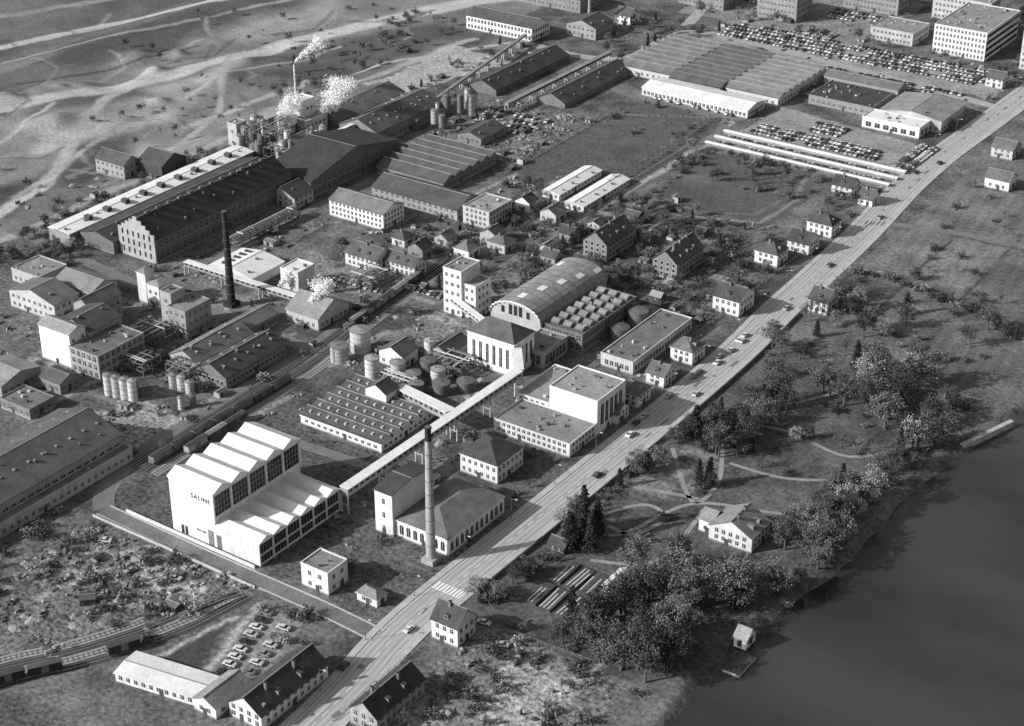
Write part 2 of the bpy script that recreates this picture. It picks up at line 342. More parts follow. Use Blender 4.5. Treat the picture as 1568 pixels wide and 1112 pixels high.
    nx,ny=X.shape;v=np.stack([X,Y,Z],-1).reshape(-1,3)
    idx=np.arange(nx*ny).reshape(nx,ny);f=np.stack([idx[:-1,:-1],idx[1:,:-1],idx[1:,1:],idx[:-1,1:]],-1).reshape(-1,4)
    me=bpy.data.meshes.new("ground");me.vertices.add(len(v));me.vertices.foreach_set("co",v.ravel())
    me.loops.add(f.size);me.loops.foreach_set("vertex_index",f.ravel())
    me.polygons.add(len(f));me.polygons.foreach_set("loop_start",np.arange(0,f.size,4));me.polygons.foreach_set("loop_total",np.full(len(f),4))
    me.polygons.foreach_set("use_smooth",np.ones(len(f),bool))
    me.update(calc_edges=True)
    ca=me.color_attributes.new("tone",'FLOAT_COLOR','POINT');c=np.ones((len(v),4),np.float32);c[:,0]=np.clip(T,.03,.6).ravel();c[:,1]=A.ravel();c[:,2]=c[:,0]
    ca.data.foreach_set("color",c.ravel())
    m=bpy.data.materials.new("ground_soil_grass");m.use_nodes=True;nt=m.node_tree;N=nt.nodes;L=nt.links;b=N["Principled BSDF"]
    b.inputs["Roughness"].default_value=1;b.inputs["Specular IOR Level"].default_value=.05
    at=N.new("ShaderNodeAttribute");at.attribute_name="tone";sep=N.new("ShaderNodeSeparateColor");L.new(at.outputs["Color"],sep.inputs[0])
    tc=N.new("ShaderNodeTexCoord")
    def nz(s,d,r=.6):
        n=N.new("ShaderNodeTexNoise");n.inputs["Scale"].default_value=s;n.inputs["Detail"].default_value=d;n.inputs["Roughness"].default_value=r;L.new(tc.outputs["Object"],n.inputs["Vector"]);return n.outputs[0]
    def mth(op,a,c):
        n=N.new("ShaderNodeMath");n.operation=op
        for i,x in enumerate((a,c)):
            if isinstance(x,(int,float)): n.inputs[i].default_value=x
            else: L.new(x,n.inputs[i])
        return n.outputs[0]
    s=mth('ADD',mth('SUBTRACT',nz(.09,7,.72),.5),mth('MULTIPLY',mth('SUBTRACT',nz(.7,3),.5),1.3))
    s=mth('MULTIPLY',mth('MULTIPLY',s,sep.outputs[1]),2.1)
    L.new(mth('MULTIPLY',mth('MAXIMUM',mth('ADD',s,1),.25),sep.outputs[0]),b.inputs["Base Color"])
    bp=N.new("ShaderNodeBump");bp.inputs["Distance"].default_value=.5;L.new(mth('MULTIPLY',sep.outputs[1],.6),bp.inputs["Strength"]);L.new(nz(1.0,2),bp.inputs["Height"]);L.new(bp.outputs[0],b.inputs["Normal"])
    me.materials.append(m);put("ground",me,(0,0,0))
ground()
b=MB();b.q([(-170,-800,-1.6),(900,-800,-1.6),(900,1600,-1.6),(-170,1600,-1.6)],'glass')
wm=bpy.data.materials.new("river_water");wm.use_nodes=True;p=wm.node_tree.nodes["Principled BSDF"];p.inputs["Roughness"].default_value=.08
N=wm.node_tree.nodes;L=wm.node_tree.links;n=N.new("ShaderNodeTexNoise");n.inputs["Scale"].default_value=.5;n.inputs["Detail"].default_value=3;bp=N.new("ShaderNodeBump");bp.inputs["Strength"].default_value=.05;bp.inputs["Distance"].default_value=.3
g=N.new("ShaderNodeNewGeometry");L.new(g.outputs["Position"],n.inputs["Vector"]);L.new(n.outputs[0],bp.inputs["Height"]);L.new(bp.outputs[0],p.inputs["Normal"])
mp=N.new("ShaderNodeMapping");mp.inputs["Scale"].default_value=(.010,.018,1);L.new(g.outputs["Position"],mp.inputs[0])
n=N.new("ShaderNodeTexNoise");n.inputs["Scale"].default_value=1;n.inputs["Detail"].default_value=4;L.new(mp.outputs[0],n.inputs["Vector"]);r=N.new("ShaderNodeMapRange");r.inputs["From Min"].default_value=.35;r.inputs["From Max"].default_value=.65;r.inputs["To Min"].default_value=.022;r.inputs["To Max"].default_value=.055
L.new(n.outputs[0],r.inputs[0]);L.new(r.outputs[0],p.inputs["Base Color"])
b.mats=[wm];b.make("river")
# ---------------------------------------------------------------- ribbons
def smooth(p,n=6):
    out=[];P=[p[0]]+list(p)+[p[-1]]
    for i in range(1,len(P)-2):
        for j in range(n):
            t=j/n;a,b_,c,d=P[i-1],P[i],P[i+1],P[i+2]
            out.append(tuple(.5*((2*b_[k])+(-a[k]+c[k])*t+(2*a[k]-5*b_[k]+4*c[k]-d[k])*t*t+(-a[k]+3*b_[k]-3*c[k]+d[k])*t**3) for k in (0,1)))
    out.append(p[-1]);return out
def offs(p,o):
    r=[]
    for i in range(len(p)):
        a=p[max(i-1,0)];c=p[min(i+1,len(p)-1)];dx,dy=c[0]-a[0],c[1]-a[1];l=math.hypot(dx,dy) or 1
        r.append((p[i][0]+dy/l*o,p[i][1]-dx/l*o))
    return r
def ribbon(b,p,o0,o1,z,k,curb=0):
    A=offs(p,o0);C=offs(p,o1)
    for i in range(len(p)-1):
        b.q([(*A[i],z),(*C[i],z),(*C[i+1],z),(*A[i+1],z)],k)
        if curb:
            b.q([(*A[i],z-curb),(*A[i],z),(*A[i+1],z),(*A[i+1],z-curb)],'conc');b.q([(*C[i],z),(*C[i],z-curb),(*C[i+1],z-curb),(*C[i+1],z)],'conc')
def along(p,step):
    out=[];acc=0
    for a,c in zip(p[:-1],p[1:]):
        l=math.hypot(c[0]-a[0],c[1]-a[1])
        while acc<=l:
            t=acc/l;out.append((a[0]+(c[0]-a[0])*t,a[1]+(c[1]-a[1])*t,math.atan2(c[1]-a[1],c[0]-a[0])));acc+=step
        acc-=l
    return out
def road(name,p,w,k='asph',walk=0,line=False,z=.04):
    p=smooth(p);b=MB();ribbon(b,p,-w/2,w/2,z,k)
    if walk:
        ribbon(b,p,-w/2-walk,-w/2,z+.12,'pave',.14);ribbon(b,p,w/2,w/2+walk,z+.12,'pave',.14)
    if line:
        for x,y,a in along(p,5):
            dx,dy=math.cos(a),math.sin(a);nx,ny=-dy*.09,dx*.09
            b.q([(x+nx,y+ny,z+.02),(x-nx,y-ny,z+.02),(x-nx+dx*2.6,y-ny+dy*2.6,z+.02),(x+nx+dx*2.6,y+ny+dy*2.6,z+.02)],'paint')
        for o in (-w/2+.5,w/2-.5): ribbon(b,p,o-.07,o+.07,z+.02,'paint')
        for o in (-2.9,-1.3,1.3,2.9): ribbon(b,p,o-.3,o+.3,z+.01,'wear')
        rp=random.Random(3)
        for x,y,a in along(p,9):
            if rp.random()<.4:
                o=rp.uniform(-3.5,3);l=rp.uniform(1,5);w1=rp.uniform(.6,1.4);b.q([(x+o,y,z+.015),(x+o+w1,y,z+.015),(x+o+w1,y+l,z+.015),(x+o,y+l,z+.015)],'asphd')
    return b.make(name)
road("main_road",road_c,9.5,walk=1.9,line=True)
b=MB()
for i in range(9):
    x=-232.2+i*1.05;b.q([(x,301,.075),(x+.6,301,.075),(x+.6,304.5,.075),(x,304.5,.075)],'paint')
b.make("pedestrian_crossing")
road("side_street",[(-330,279),(-290,278),(-253,278),(-231,277)],4.6,'asphd',walk=.5,z=.05)
road("side_street",[(-330,279),(-337,287),(-343,304),(-344,331),(-344,360),(-345,386),(-349,420),(-352,450),(-356,464),(-372,466)],6,'asphd',z=.045)
road("side_street",[(-460,689),(-430,688),(-413,700),(-413,732),(-405,752),(-360,750),(-300,742),(-237,731)],6,'asph',z=.045)
road("side_street",[(-415,757),(-440,860)],6,'asph',z=.043)
road("side_street",[(-330,612),(-331,640),(-345,655),(-380,653),(-410,665),(-445,690)],4.5,'asphd',z=.043)
road("side_street",[(-239,583),(-214,592),(-150,600)],4,'asphd',z=.043)
road("works_street",[(-345,386),(-380,387),(-420,388),(-458,392),(-500,396)],5,'asphd',z=.043)
road("works_street",[(-420,395),(-420,470),(-419,540),(-425,600)],4,'asphd',z=.047)
road("works_street",[(-345,333),(-320,336),(-300,338),(-262,340),(-235,341)],4,'asphd',z=.043)
road("works_street",[(-329.5,470),(-329,540)],3,'asphd',z=.043)
for pts in [[(-216,398),(-197,376),(-196,390),(-208,418),(-193,426),(-171,423),(-158,440)],[(-220,343),(-205,350),(-196,375),(-172,385),(-160,398)],[(-215,420),(-200,440),(-180,470),(-150,478)],[(-219,345),(-208,366),(-199,364),(-202,352),(-210,352)],[(-198,400),(-180,402),(-160,415)],[(-220,372),(-196,378)],[(-192,374),(-190,345),(-205,335)]]:
    road("park_path",pts,1.4,'path',z=.04)
road("field_track",[(-227,543),(-210,546),(-199,542),(-175,536),(-155,524),(-140,500)],2,'path',z=.04)
# railways
def track(pts,bw=2.6,bk='ballast'):
    p=smooth(pts,8);b=MB();ribbon(b,p,-bw/2,bw/2,.09,bk)
    for x,y,a in along(p,1.3):
        dx,dy=math.cos(a)*.14,math.sin(a)*.14;nx,ny=-math.sin(a)*1.0,math.cos(a)*1.0
        b.q([(x-dx-nx,y-dy-ny,.13),(x+dx-nx,y+dy-ny,.13),(x+dx+nx,y+dy+ny,.13),(x-dx+nx,y-dy+ny,.13)],'darkw')
    for o in(-.6,.6):
        ribbon(b,p,o-.08,o+.08,.26,'rail');A=offs(p,o+.08)
        for i in range(len(A)-1): b.q([(*A[i],.12),(*A[i+1],.12),(*A[i+1],.26),(*A[i],.26)],'rail')
    return b.make("railway_track")
for o in(0,3.1,6.2,9.3):
    base=[(-302,190),(-293,212),(-284,226),(-277,240),(-272,254),(-269,271)]
    track([(x-o*(.92 if i<5 else .5),y+o*(.4 if i<5 else 0)) for i,(x,y) in enumerate(base)],3.0,'ballast' if o in(0,6.2) else 'ballastl')
for o in(0,4.2,8.4): track([(-331.5-o,300),(-333-o,340),(-334-o,376),(-339-o*.8,407),(-342-o*.7,435),(-344-o*.6,459),(-348-o*.5,487)],3,'ballast' if o else 'ballastl')
b=MB();b.beam((-324,281.9,.5),(-276,281.4,.5),.3,'white',1.0);b.make("boundary_wall")
b=MB();b.beam((-330,275.0,.4),(-270,274.7,.4),.25,'cream',.8);b.make("boundary_wall")
b=MB();p=offs(smooth(road_c),7.1);p=[q for q in p if 305<q[1]<520]
for a,c in zip(p[:-1],p[1:]): b.beam((*a,.6),(*c,.6),.3,'grey',1.2)
b.make("boundary_wall")
def fence(pts,h=1.1,k='grey',st=2.4):
    b=MB()
    for (x,y,a) in along(pts,st): b.box(x-.06,x+.06,y-.06,y+.06,0,h,k)
    for a,c in zip(pts[:-1],pts[1:]):
        for z in(.4,h-.1): b.beam((*a,z),(*c,z),.06,k,.1)
    b.make("garden_fence")
for x in range(-322,-250,12):
    fence([(x,474),(x+1,493)]);fence([(x+3,520),(x+2,545)])
fence([(-330,547),(-318,556)]);fence([(-246,470),(-246,556)]);fence([(-219.5,245),(-219.5,280)]);fence([(-218,296),(-180,298)])
fence([(-333,548),(-333,620)]);fence([(-378,545),(-380,626),(-334,652)])
# ---------------------------------------------------------------- salt store
def salt():
    root=bpy.data.objects.new("salt_warehouse",None);col.objects.link(root);root.location=(-307,283,0)
    b=MB();W,D,h=16,35,17.2
    b.box(0,W,0,D,-.5,h,'white',skip='t');roof(b,'fold',W,D,h,1.6,M['rwhite'],'white',o=.5,per=7)
    n=5;p=D/n
    for i in range(n):
        y0=i*p+.5;y1=(i+1)*p-.5
        b.q([(W+.05,y0,9.6),(W+.05,y1,9.6),(W+.05,y1,15.9),(W+.05,y0,15.9)],'glass')
        for j in range(1,5): y=y0+(y1-y0)*j/5;b.box(W+.06,W+.14,y-.07,y+.07,9.6,15.9,'grey')
        for j in range(1,4): z=9.6+6.3*j/4;b.box(W+.06,W+.12,y0,y1,z-.06,z+.06,'grey')
        b.box(W,W+.35,i*p-.25,i*p+.25,8,h,'white')
    b.box(W,W+.35,D-.25,D+.25,8,h,'white')
    for x in(3.2,4.6): b.q([(x,-.05,.3),(x+1,-.05,.3),(x+1,-.05,3.0),(x,-.05,3.0)],'glass')
    b.q([(13.2,-.05,0),(15.3,-.05,0),(15.3,-.05,5),(13.2,-.05,5)],'brick')
    b.q([(1,-.04,h-.55),(15.6,-.04,h-.55),(15.6,-.04,h-.45),(1,-.04,h-.45)],'grey')
    for x in (4,8,12): b.q([(x-.04,-.03,0),(x+.04,-.03,0),(x+.04,-.03,h-.6),(x-.04,-.03,h-.6)],'cream')
    o=b.make("tall_hall");o.parent=root
    b=MB();W2=15.5;D2=33;h2=7.3;b.box(W,W+W2,0,D2,-.5,h2,'white',skip='tl')
    c=MB();roof(c,'fold',W2-.1,D2,h2,1.2,M['rwhite'],'white',o=.0,per=5.5)
    for v in range(len(c.v)): c.v[v]=(c.v[v][0]+W+.05+(0.5 if c.v[v][0]>1 else 0),c.v[v][1],c.v[v][2])
    o=c.make("low_hall_roof");o.parent=root
    n=6;p=D2/n;X=W+W2
    for i in range(n):
        y0=i*p+.4;y1=(i+1)*p-.4
        b.q([(X+.05,y0,3.6),(X+.05,y1,3.6),(X+.05,y1,6.6),(X+.05,y0,6.6)],'glass')
        b.q([(X+.05,y0,.8),(X+.05,y1,.8),(X+.05,y1,2.9),(X+.05,y0,2.9)],'glass')
        for j in range(1,4): y=y0+(y1-y0)*j/4;b.box(X+.06,X+.13,y-.06,y+.06,.8,6.6,'grey')
        b.box(X,X+.3,i*p-.2,i*p+.2,0,h2,'white')
    b.box(X,X+.3,D2-.2,D2+.2,0,h2,'white')
    b.q([(W+.3,-.05,0),(W+2,-.05,0),(W+2,-.05,4.4),(W+.3,-.05,4.4)],'brick')
    o=b.make("low_hall");o.parent=root
    for nm,tx_,sz,lo in (("lettering","SALINE",2.0,(8,-.06,13.4)),("small_lettering","REGAL",1.1,(9,-.06,3.2))):
        t=bpy.data.curves.new(nm,'FONT');t.body=tx_;t.size=sz;t.extrude=.03;t.space_character=1.15;t.materials.append(M['soot'])
        to=bpy.data.objects.new(nm,t);col.objects.link(to);to.rotation_euler=(math.pi/2,0,0);to.location=lo;to.parent=root
    occ.append((-308,-275,282,320))
salt()
def gallery(name,p,q,w=2.8,hh=2.4,k='rwhite',wall='grey',leg=14):
    b=MB();l=math.hypot(q[0]-p[0],q[1]-p[1]);dx,dy=(q[0]-p[0])/l,(q[1]-p[1])/l
    b.beam(p,q,w,wall,hh);b.beam((p[0],p[1],p[2]+hh/2+.1),(q[0],q[1],q[2]+hh/2+.1),w+.5,k,.2)
    n=int(l/2.4)
    for i in range(n):
        t=(i+.5)*2.4;x,y=p[0]+dx*t,p[1]+dy*t;z_=p[2]+(q[2]-p[2])*t/l
        for s in(1,-1):
            ox,oy=dy*s*(w/2+.04),-dx*s*(w/2+.04);a=.7
            b.q([(x+ox-dx*a,y+oy-dy*a,z_-.1),(x+ox+dx*a,y+oy+dy*a,z_-.1),(x+ox+dx*a,y+oy+dy*a,z_+.7),(x+ox-dx*a,y+oy-dy*a,z_+.7)],'glass')
    m=max(1,int(l/leg))
    for i in range(m+1):
        t=l*i/m;x,y=p[0]+dx*t,p[1]+dy*t;z_=p[2]+(q[2]-p[2])*t/l-hh/2
        for s in(1,-1): b.beam((x+dy*s*w*.45,y-dx*s*w*.45,0),(x+dy*s*w*.45,y-dx*s*w*.45,z_),.35,'conc')
        b.beam((x-dy*w*.45,y+dx*w*.45,z_*.5),(x+dy*w*.45,y-dx*w*.45,z_*.5),.25,'conc')
    return b.make(name)
gallery("conveyor_gallery",(-273.5,316,6.9),(-271,398,8.2))
gallery("conveyor_gallery",(-299.5,374,4.6),(-275.2,368,6.3),w=3.4,hh=2.6)
gallery("conveyor_gallery",(-271,398,8.2),(-279.5,409,9.5),leg=12)
gallery("pipe_gallery",(-418,404.5,4.5),(-366,405,4.5),w=2.2,hh=1.6)
gallery("pipe_gallery",(-302,424,5.5),(-322,433,5.5),w=2,hh=1.6)
gallery("pipe_gallery",(-418,604,4),(-418,690,4),w=1.8,hh=1.2,k='rlight',leg=9)
gallery("pipe_gallery",(-447,590,4),(-466,690,4),w=1.2,hh=.8,k='rlight',leg=9)
gallery("pipe_gallery",(-452,484,7),(-452,540,7),w=1.4,hh=1,leg=9)
def chimney(x,y,h,r0,r1,k,soot):
    b=MB();b.box(-r0*1.4,r0*1.4,-r0*1.4,r0*1.4,-.5,1.6,k)
    n=10
    for i in range(n):
        a,c=i/n,(i+1)/n;ra=r0+(r1-r0)*a;rc=r0+(r1-r0)*c
        b.cyl(0,0,1.6+(h-1.6)*a,1.6+(h-1.6)*c,ra,rc,'soot' if a>=soot else k,20,top='soot')
        b.cyl(0,0,1.6+(h-1.6)*c-.15,1.6+(h-1.6)*c+.05,rc+.06,rc+.06,'steel',20)
    b.cyl(0,0,h-.5,h,r1+.18,r1+.18,'soot',20);b.make("factory_chimney",(x,y,0));occ.append((x-2,x+2,y-2,y+2))
chimney(-239.5,310.5,41.6,1.35,.8,'brickch',.85)
chimney(-388,395,35,1.5,.85,'soot',0)
chimney(-495,554,22,.7,.45,'tank',2)
chimney(-455,730,20,.9,.6,'brickch',.8)
# ---------------------------------------------------------------- named buildings
B("silo_tower",-255,314,6,17,13.5,'gx',1.2,'white','rdark',fl=3,ws=4,ww=.9,wh=1.6,win='fb')
B("boiler_house",-237,315,17.8,26,5.6,'hip',2.6,'white','rmid',fl=1,ws=2.3,ww=1.3,wh=3.4,z0=1.2,arch=True)
B("office_house",-247,352,13,13,6.3,'hip',3.2,'white','rdark',fl=2,ws=2.1,ww=.9,wh=1.2)
B("laboratory_building",-238,376,27,14.8,4.6,'flat',0,'white','rlight',fl=2,ws=1.8,ww=1.0,wh=1.1)
B("assembly_hall",-238,391,17,16,12,'flat',0,'white','rlight',fl=1,ws=2.6,ww=1.6,wh=7,z0=3,win='rb')
B("works_annex",-256,392,12,22,5.2,'flat',0,'white','rlight',fl=2,ws=2)
B("sawtooth_workshop",-285,347,31,28,3.1,'saw',1.6,'white','rdark',fl=1,ws=2.4,ww=1.2,wh=.9,per=4.7)
B("weigh_house",-298,366,8,6,7,'gy',2.4,'white','rdark',fl=1,ws=3,win='fr')
B("power_house",-279,407,18,11.5,12,'hip',4,'white','rdark',fl=1,ws=2.6,ww=1.1,wh=7.5,z0=2.5)
B("power_house_annex",-274.5,417.2,10,14,6,'flat',0,'cream','rlight',fl=1,ws=2,ww=1.4,wh=3.6,win='fr')
B("storage_shed",-286,424,21,7,4,'gx',1.2,'white','rlight',fl=0)
B("barrel_vault_hall",-285.5,432,20,41,6.5,'barrel',5.5,'cream','rlight',fl=1,ws=3,ww=1.8,wh=2)
def skl(b,W,D,h):
    for i in range(7):
        for j in range(3):
            x=1.5+j*(W-3)/2.6;y=2+i*(D-4)/6.5
            b.q([(x,y,h+.6),(x+3,y,h+.6),(x+3,y+1.6,h+1.4),(x,y+1.6,h+1.4)],'rlight');b.q([(x+3,y,h),(x+3,y+2.6,h),(x+3,y+1.6,h+1.4),(x+3,y,h+.6)],'grey')
            b.q([(x,y+1.6,h+1.4),(x+3,y+1.6,h+1.4),(x+3,y+2.6,h),(x,y+2.6,h)],'glass');b.q([(x,y,h),(x+3,y,h),(x+3,y,h+.6),(x,y,h+.6)],'brick')
B("skylight_hall",-270,433,15,34,7,'flat',0,'brick','rmid',fl=2,ws=2.4,ww=1.4,wh=1.8,extra=skl)
B("workshop_range",-249,430,12,38,4.6,'flat',0,'cream','rmid',fl=1,ws=1.9,ww=1.2,wh=1.6)
B("tower_building",-317.5,432,7.5,11,17,'flat',0,'white','rlight',fl=5,ws=2.4,win='fb')
B("tower_building_wing",-312.4,433,5,9,12.5,'flat',0,'white','rlight',fl=4,ws=2.2,win='fr')
B("pump_house",-311,391,9.5,8,5,'gy',2.4,'white','rdark',fl=1,ws=3)
B("pump_house",-301,402,8,12,4,'gy',2.0,'grey','rdark',fl=1,ws=3)
B("small_factory_house",-252,283,9,8,7,'flat',0,'white','rlight',fl=2,ws=3.4)
B("gatehouse",-238.5,286,6.5,4,2.6,'hip',1.3,'white','rlight',fl=1,ws=2)
B("dwelling_house",-211.5,284,8,7.5,6.2,'gx',3.6,'white','rdark',fl=2,ws=2.2,stack=1,dorm=1)
B("dwelling_house",-230.5,233,10,24,4.5,'gy',3.4,'white','rdark',fl=2,ws=2.4,stack=2,dorm=2)
B("dwelling_house",-242,230,7,12,3.6,'gy',1.8,'white','rlight',fl=1,ws=2.4)
B("dwelling_house",-207.5,247,8,18,5,'gy',3.2,'cream','rdark',fl=2,ws=2.4,stack=2,dorm=2)
B("flat_roof_shed",-247,227,25,9,2.6,'gx',.5,'white','rwhite',fl=1,ws=2.2,ang=10)
for (x,y,w,d,h,k) in [(-236.5,428,6.5,7.5,4.2,'gx'),(-236.5,412,7,8,4.5,'hip'),(-236.5,446,8,8.5,4.8,'hip'),(-236.5,400.0,6,7,3.8,'gx')]:
    B("dwelling_house",x,y,w,d,h,k,2.4,'white','rmid',fl=2,ws=2,stack=1,dorm=1)
B("factory_building",-385,331,13,20,9,'flat',0,'grey','rmid',fl=3,ws=2.4,ww=1.3,wh=1.6)
B("factory_tower",-398.5,332,14,7,12.5,'gx',1.6,'white','rlight',fl=3,ws=4,ww=.8,win='r')
B("factory_tower_rear",-397,339.2,15,14,11,'gy',2.4,'grey','rdark',fl=3,ws=2.6)
B("brick_workshop",-349,350,13,28,4.2,'gy',3.2,'brick','rdark',fl=1,ws=1.9,frame='frame',sky=5)
B("brick_workshop",-363,352,12,26,4.2,'gy',3.0,'grey','rmid',fl=1,ws=2.2,sky=4)
def step(b,W,D,h):
    for i in range(9):
        x=W*i/9;t=1-abs((i+.5)/9-.5)*2;b.box(x,x+W/9,-.5,-.02,0,h+.7+t*6.0,'cream')
    for f in range(3):
        for i in range(6):
            c=2.2+i*2.7;b.q([(c-.4,-.55,1.5+f*3.4),(c+.4,-.55,1.5+f*3.4),(c+.4,-.55,3.6+f*3.4),(c-.4,-.55,3.6+f*3.4)],'glass')
    for i in range(12): b.box(W*.5-.5,W*.5+.5,5+i*5.6,7+i*5.6,h+5.6,h+6.8,'brick',top='rmid')
B("saltworks_hall",-433,405,18,74,9.6,'gy',6,'brick','rdark',fl=2,ws=3,ww=1.1,wh=2.4,extra=step)
B("saltworks_side_hall",-451.6,402,17,88,5,'gy',2.2,'brick','rdark',fl=0)
def cup(b,W,D,h):
    for i in range(9):
        y=12+i*9.5;b.box(W*.55,W*.8,y,y+2.0,h,h+1.9,'darkw',top='rmid')
B("long_storage_shed",-470,398,11,100,5,'gy',.6,'grey','rwhite',fl=0,extra=cup)
B("saltworks_hall",-426,482,24,56,7,'gx',6,'brick','rdark',fl=2,ws=3,wh=2,ww=1.1)
B("loading_house",-424,470,14,11,5,'gy',3,'cream','rdark',fl=2)
B("saltworks_hall",-440,541,20,45,6,'gy',4,'brick','rdark',fl=1,ws=3,sky=8)
B("storage_shed",-463,545,18,45,5,'gy',3,'brick','rmid',fl=0)
B("evaporator_house",-469,529,15,15,8,'flat',0,'white','rlight',fl=2,ws=2.5)
B("evaporator_tower",-473,534,7,7,15,'flat',0,'white','rwhite',fl=3)
B("evaporator_tower",-487,507,5,6,10,'flat',0,'cream','rlight',fl=2)
B("works_building",-455,505,10,14,7,'gy',2.5,'cream','rmid',fl=2)
B("administration_block",-384,474,26,12.5,6.6,'gx',2.6,'white','rmid',fl=3,ws=1.9,ww=.9,wh=1.2)
B("storehouse",-366,496,41,16,5,'gx',3.2,'grey','rdark',fl=2,ws=2.6)
B("storehouse",-352,497,12,15,7,'flat',0,'cream','rlight',fl=3,ws=2)
B("sawtooth_shed",-388,517,33,36,3.5,'saw',2.4,'brick','rdark',fl=1,ws=3,per=6)
B("white_cube_building",-375,415,8,9,8,'flat',0,'white','rwhite',fl=0)
B("white_roof_shed",-391,409,20,17,4,'gy',1.6,'white','rwhite',fl=0,extra=lambda b,W,D,h:[b.box(W*.2,W*.35,2+i*3,3+i*3,h+.5,h+1.4,'darkw') for i in range(5)])
B("gabled_workshop",-351,397,14,16,4.6,'gx',4,'cream','rlight',fl=1,ws=2.4)
B("dwelling_house",-363,443,14,10,5,'gx',3,'white','rmid',fl=2,ws=2,stack=1,dorm=2)
B("dwelling_house",-349,447,13,7,4.6,'gx',2.6,'white','rmid',fl=2,ws=2,stack=1,dorm=2)
B("works_house",-383,368,8,12,10,'flat',0,'grey','rlight',fl=3)
B("works_tower",-391,370,5,6,13.5,'flat',0,'cream','rlight',fl=3,win='f')
B("works_tower",-406,379,5.5,7,8.5,'hip',1,'white','rlight',fl=2)
B("works_tower",-412.5,379.5,4,4,11.5,'hip',.8,'white','rlight',fl=0)
B("works_building",-451,366,14,13,5,'flat',0,'cream','rlight',fl=1)
B("works_building",-425,366,18,12,6.4,'gx',2.4,'cream','rlight',fl=2)
B("works_building",-428,352,22,11,6.4,'gy',3,'cream','rmid',fl=2)
B("works_building",-412.5,354,8,14,9,'gy',2.4,'grey','rmid',fl=2)
B("works_building",-385,302,13,10,3.6,'flat',0,'brick','rmid',fl=1)
B("works_building",-402,306,14,16,4.6,'gx',2,'grey','rlight',fl=1)
B("works_building",-389,318,9,8,4,'gx',1.6,'grey','rmid',fl=1)
B("works_building",-366,380,9,14,4,'gy',2,'brick','rmid',fl=1)
B("long_goods_shed",-346.5,230,26,73,7.5,'gy',4.5,'grey','rmid',fl=1,ws=3,ww=1.6,wh=2.4,z0=3.4,sky=14)
B("loading_lean_to",-342.6,240,3.6,63,4.2,'flat',0,'grey','rmid',fl=1,ws=2.6,win='r')
B("barrack",-345.5,535,8,31,2.6,'gy',.9,'white','rwhite',fl=1,ws=2.4)
B("barrack",-331.5,530.5,8.5,34,2.6,'gy',.9,'white','rwhite',fl=1,ws=2.4)
for x,y in [(-301,498),(-272,498)]:
    B("apartment_house",x,y,10,19,6.5,'gy',4.2,'brick','rdark',fl=3,ws=2.4,stack=3,dorm=3,frame='frame')
for (x,y,w,d,h,k) in [(-240.5,485,10,11,6,'gx'),(-248,528,9,8.5,4.8,'hip'),(-243,543,8.5,9,4.8,'gx'),(-243,562,10,8,5,'hip'),(-253,601,8.5,7,4.6,'gx'),(-243,598,6,7,3,'gx'),(-216.5,503,7,9,5,'gx')]:
    B("dwelling_house",x,y,w,d,h,k,3,'white','rdark',fl=2,ws=2.2,stack=1,dorm=1)
B("riverside_villa",-171,362,13,10.5,4.8,'gy',3.4,'white','rlight',fl=2,ws=2.1,stack=2,dorm=2)
B("riverside_villa_wing",-184.2,364,4,7,4.2,'gx',1.6,'white','rlight',fl=1)
B("long_white_factory",-328,657,53,16,4,'gx',1.4,'white','rwhite',fl=1,ws=2,ww=1.2,wh=1.4)
for i,(x,y,d) in enumerate([(-324,678,48),(-351.5,675,54),(-379,678,50)]):
    B("sawtooth_hall",x,y,26,d,3.8,'saw',2.2,'cream','rmid',fl=1,ws=3,per=6.2)
B("dark_roof_hall",-434,619,16,60,3,'gy',3.4,'brick','rdark',fl=0)
B("dark_roof_hall",-400,623,15,56,2.4,'gy',3.6,'brick','rdark',fl=0)
B("factory_block",-464,692,39,16,7,'gx',2.6,'white','rdark',fl=2,ws=2,ww=1.2,wh=1.6)
B("factory_block",-440,712,17,16,6,'gy',3,'grey','rdark',fl=2)
B("factory_block",-470,745,40,18,7,'gx',3,'grey','rmid',fl=2)
B("dwelling_house",-438,741,9,8,5,'gx',3,'white','rdark',fl=2)
B("factory_block",-412,790,26,20,7,'saw',2,'grey','rmid',fl=2)
B("office_block",-372,792,22,18,13,'flat',0,'grey','rlight',fl=4,ws=2)
B("office_block",-335,832,30,14,12,'flat',0,'grey','rlight',fl=4,ws=2)
B("office_block",-290,840,30,14,12,'flat',0,'cream','rlight',fl=4,ws=2)
B("office_block",-309,790,22,20,6.5,'flat',0,'cream','rlight',fl=2,ws=2)
def bands(b,W,D,h):
    for f in range(4):
        z=1.6+f*3.2;b.q([(W+.05,.6,z),(W+.05,D-.6,z),(W+.05,D-.6,z+1.5),(W+.05,.6,z+1.5)],'glass')
B("office_tower",-272,788,26,43,14,'flat',0,'white','rlight',fl=5,ws=1.8,ww=.9,wh=1.4,win='fb',extra=bands)
B("office_tower",-244,788,11,22,18,'flat',0,'cream','rlight',fl=6,ws=2)
B("garage_workshop",-257,676,26,11,5,'flat',0,'white','rwhite',fl=1,ws=4,ww=2.4,wh=2)
B("garage_workshop",-252,687.5,28,26,5.5,'gy',2,'cream','rlight',fl=1)
B("storage_shed",-285,690,30,24,4,'flat',0,'grey','rdark',fl=1)
B("storage_shed",-285,718,36,10,4,'gx',1.5,'grey','rmid',fl=1)
B("quarry_house",-500,455,16,9,6,'gx',3,'cream','rmid',fl=2)
B("quarry_house",-486,462,13,14,6.5,'gx',3.5,'darkw','rdark',fl=1)
B("field_shed",-404,565,12,18,3.4,'gy',2,'grey','rmid',fl=1)
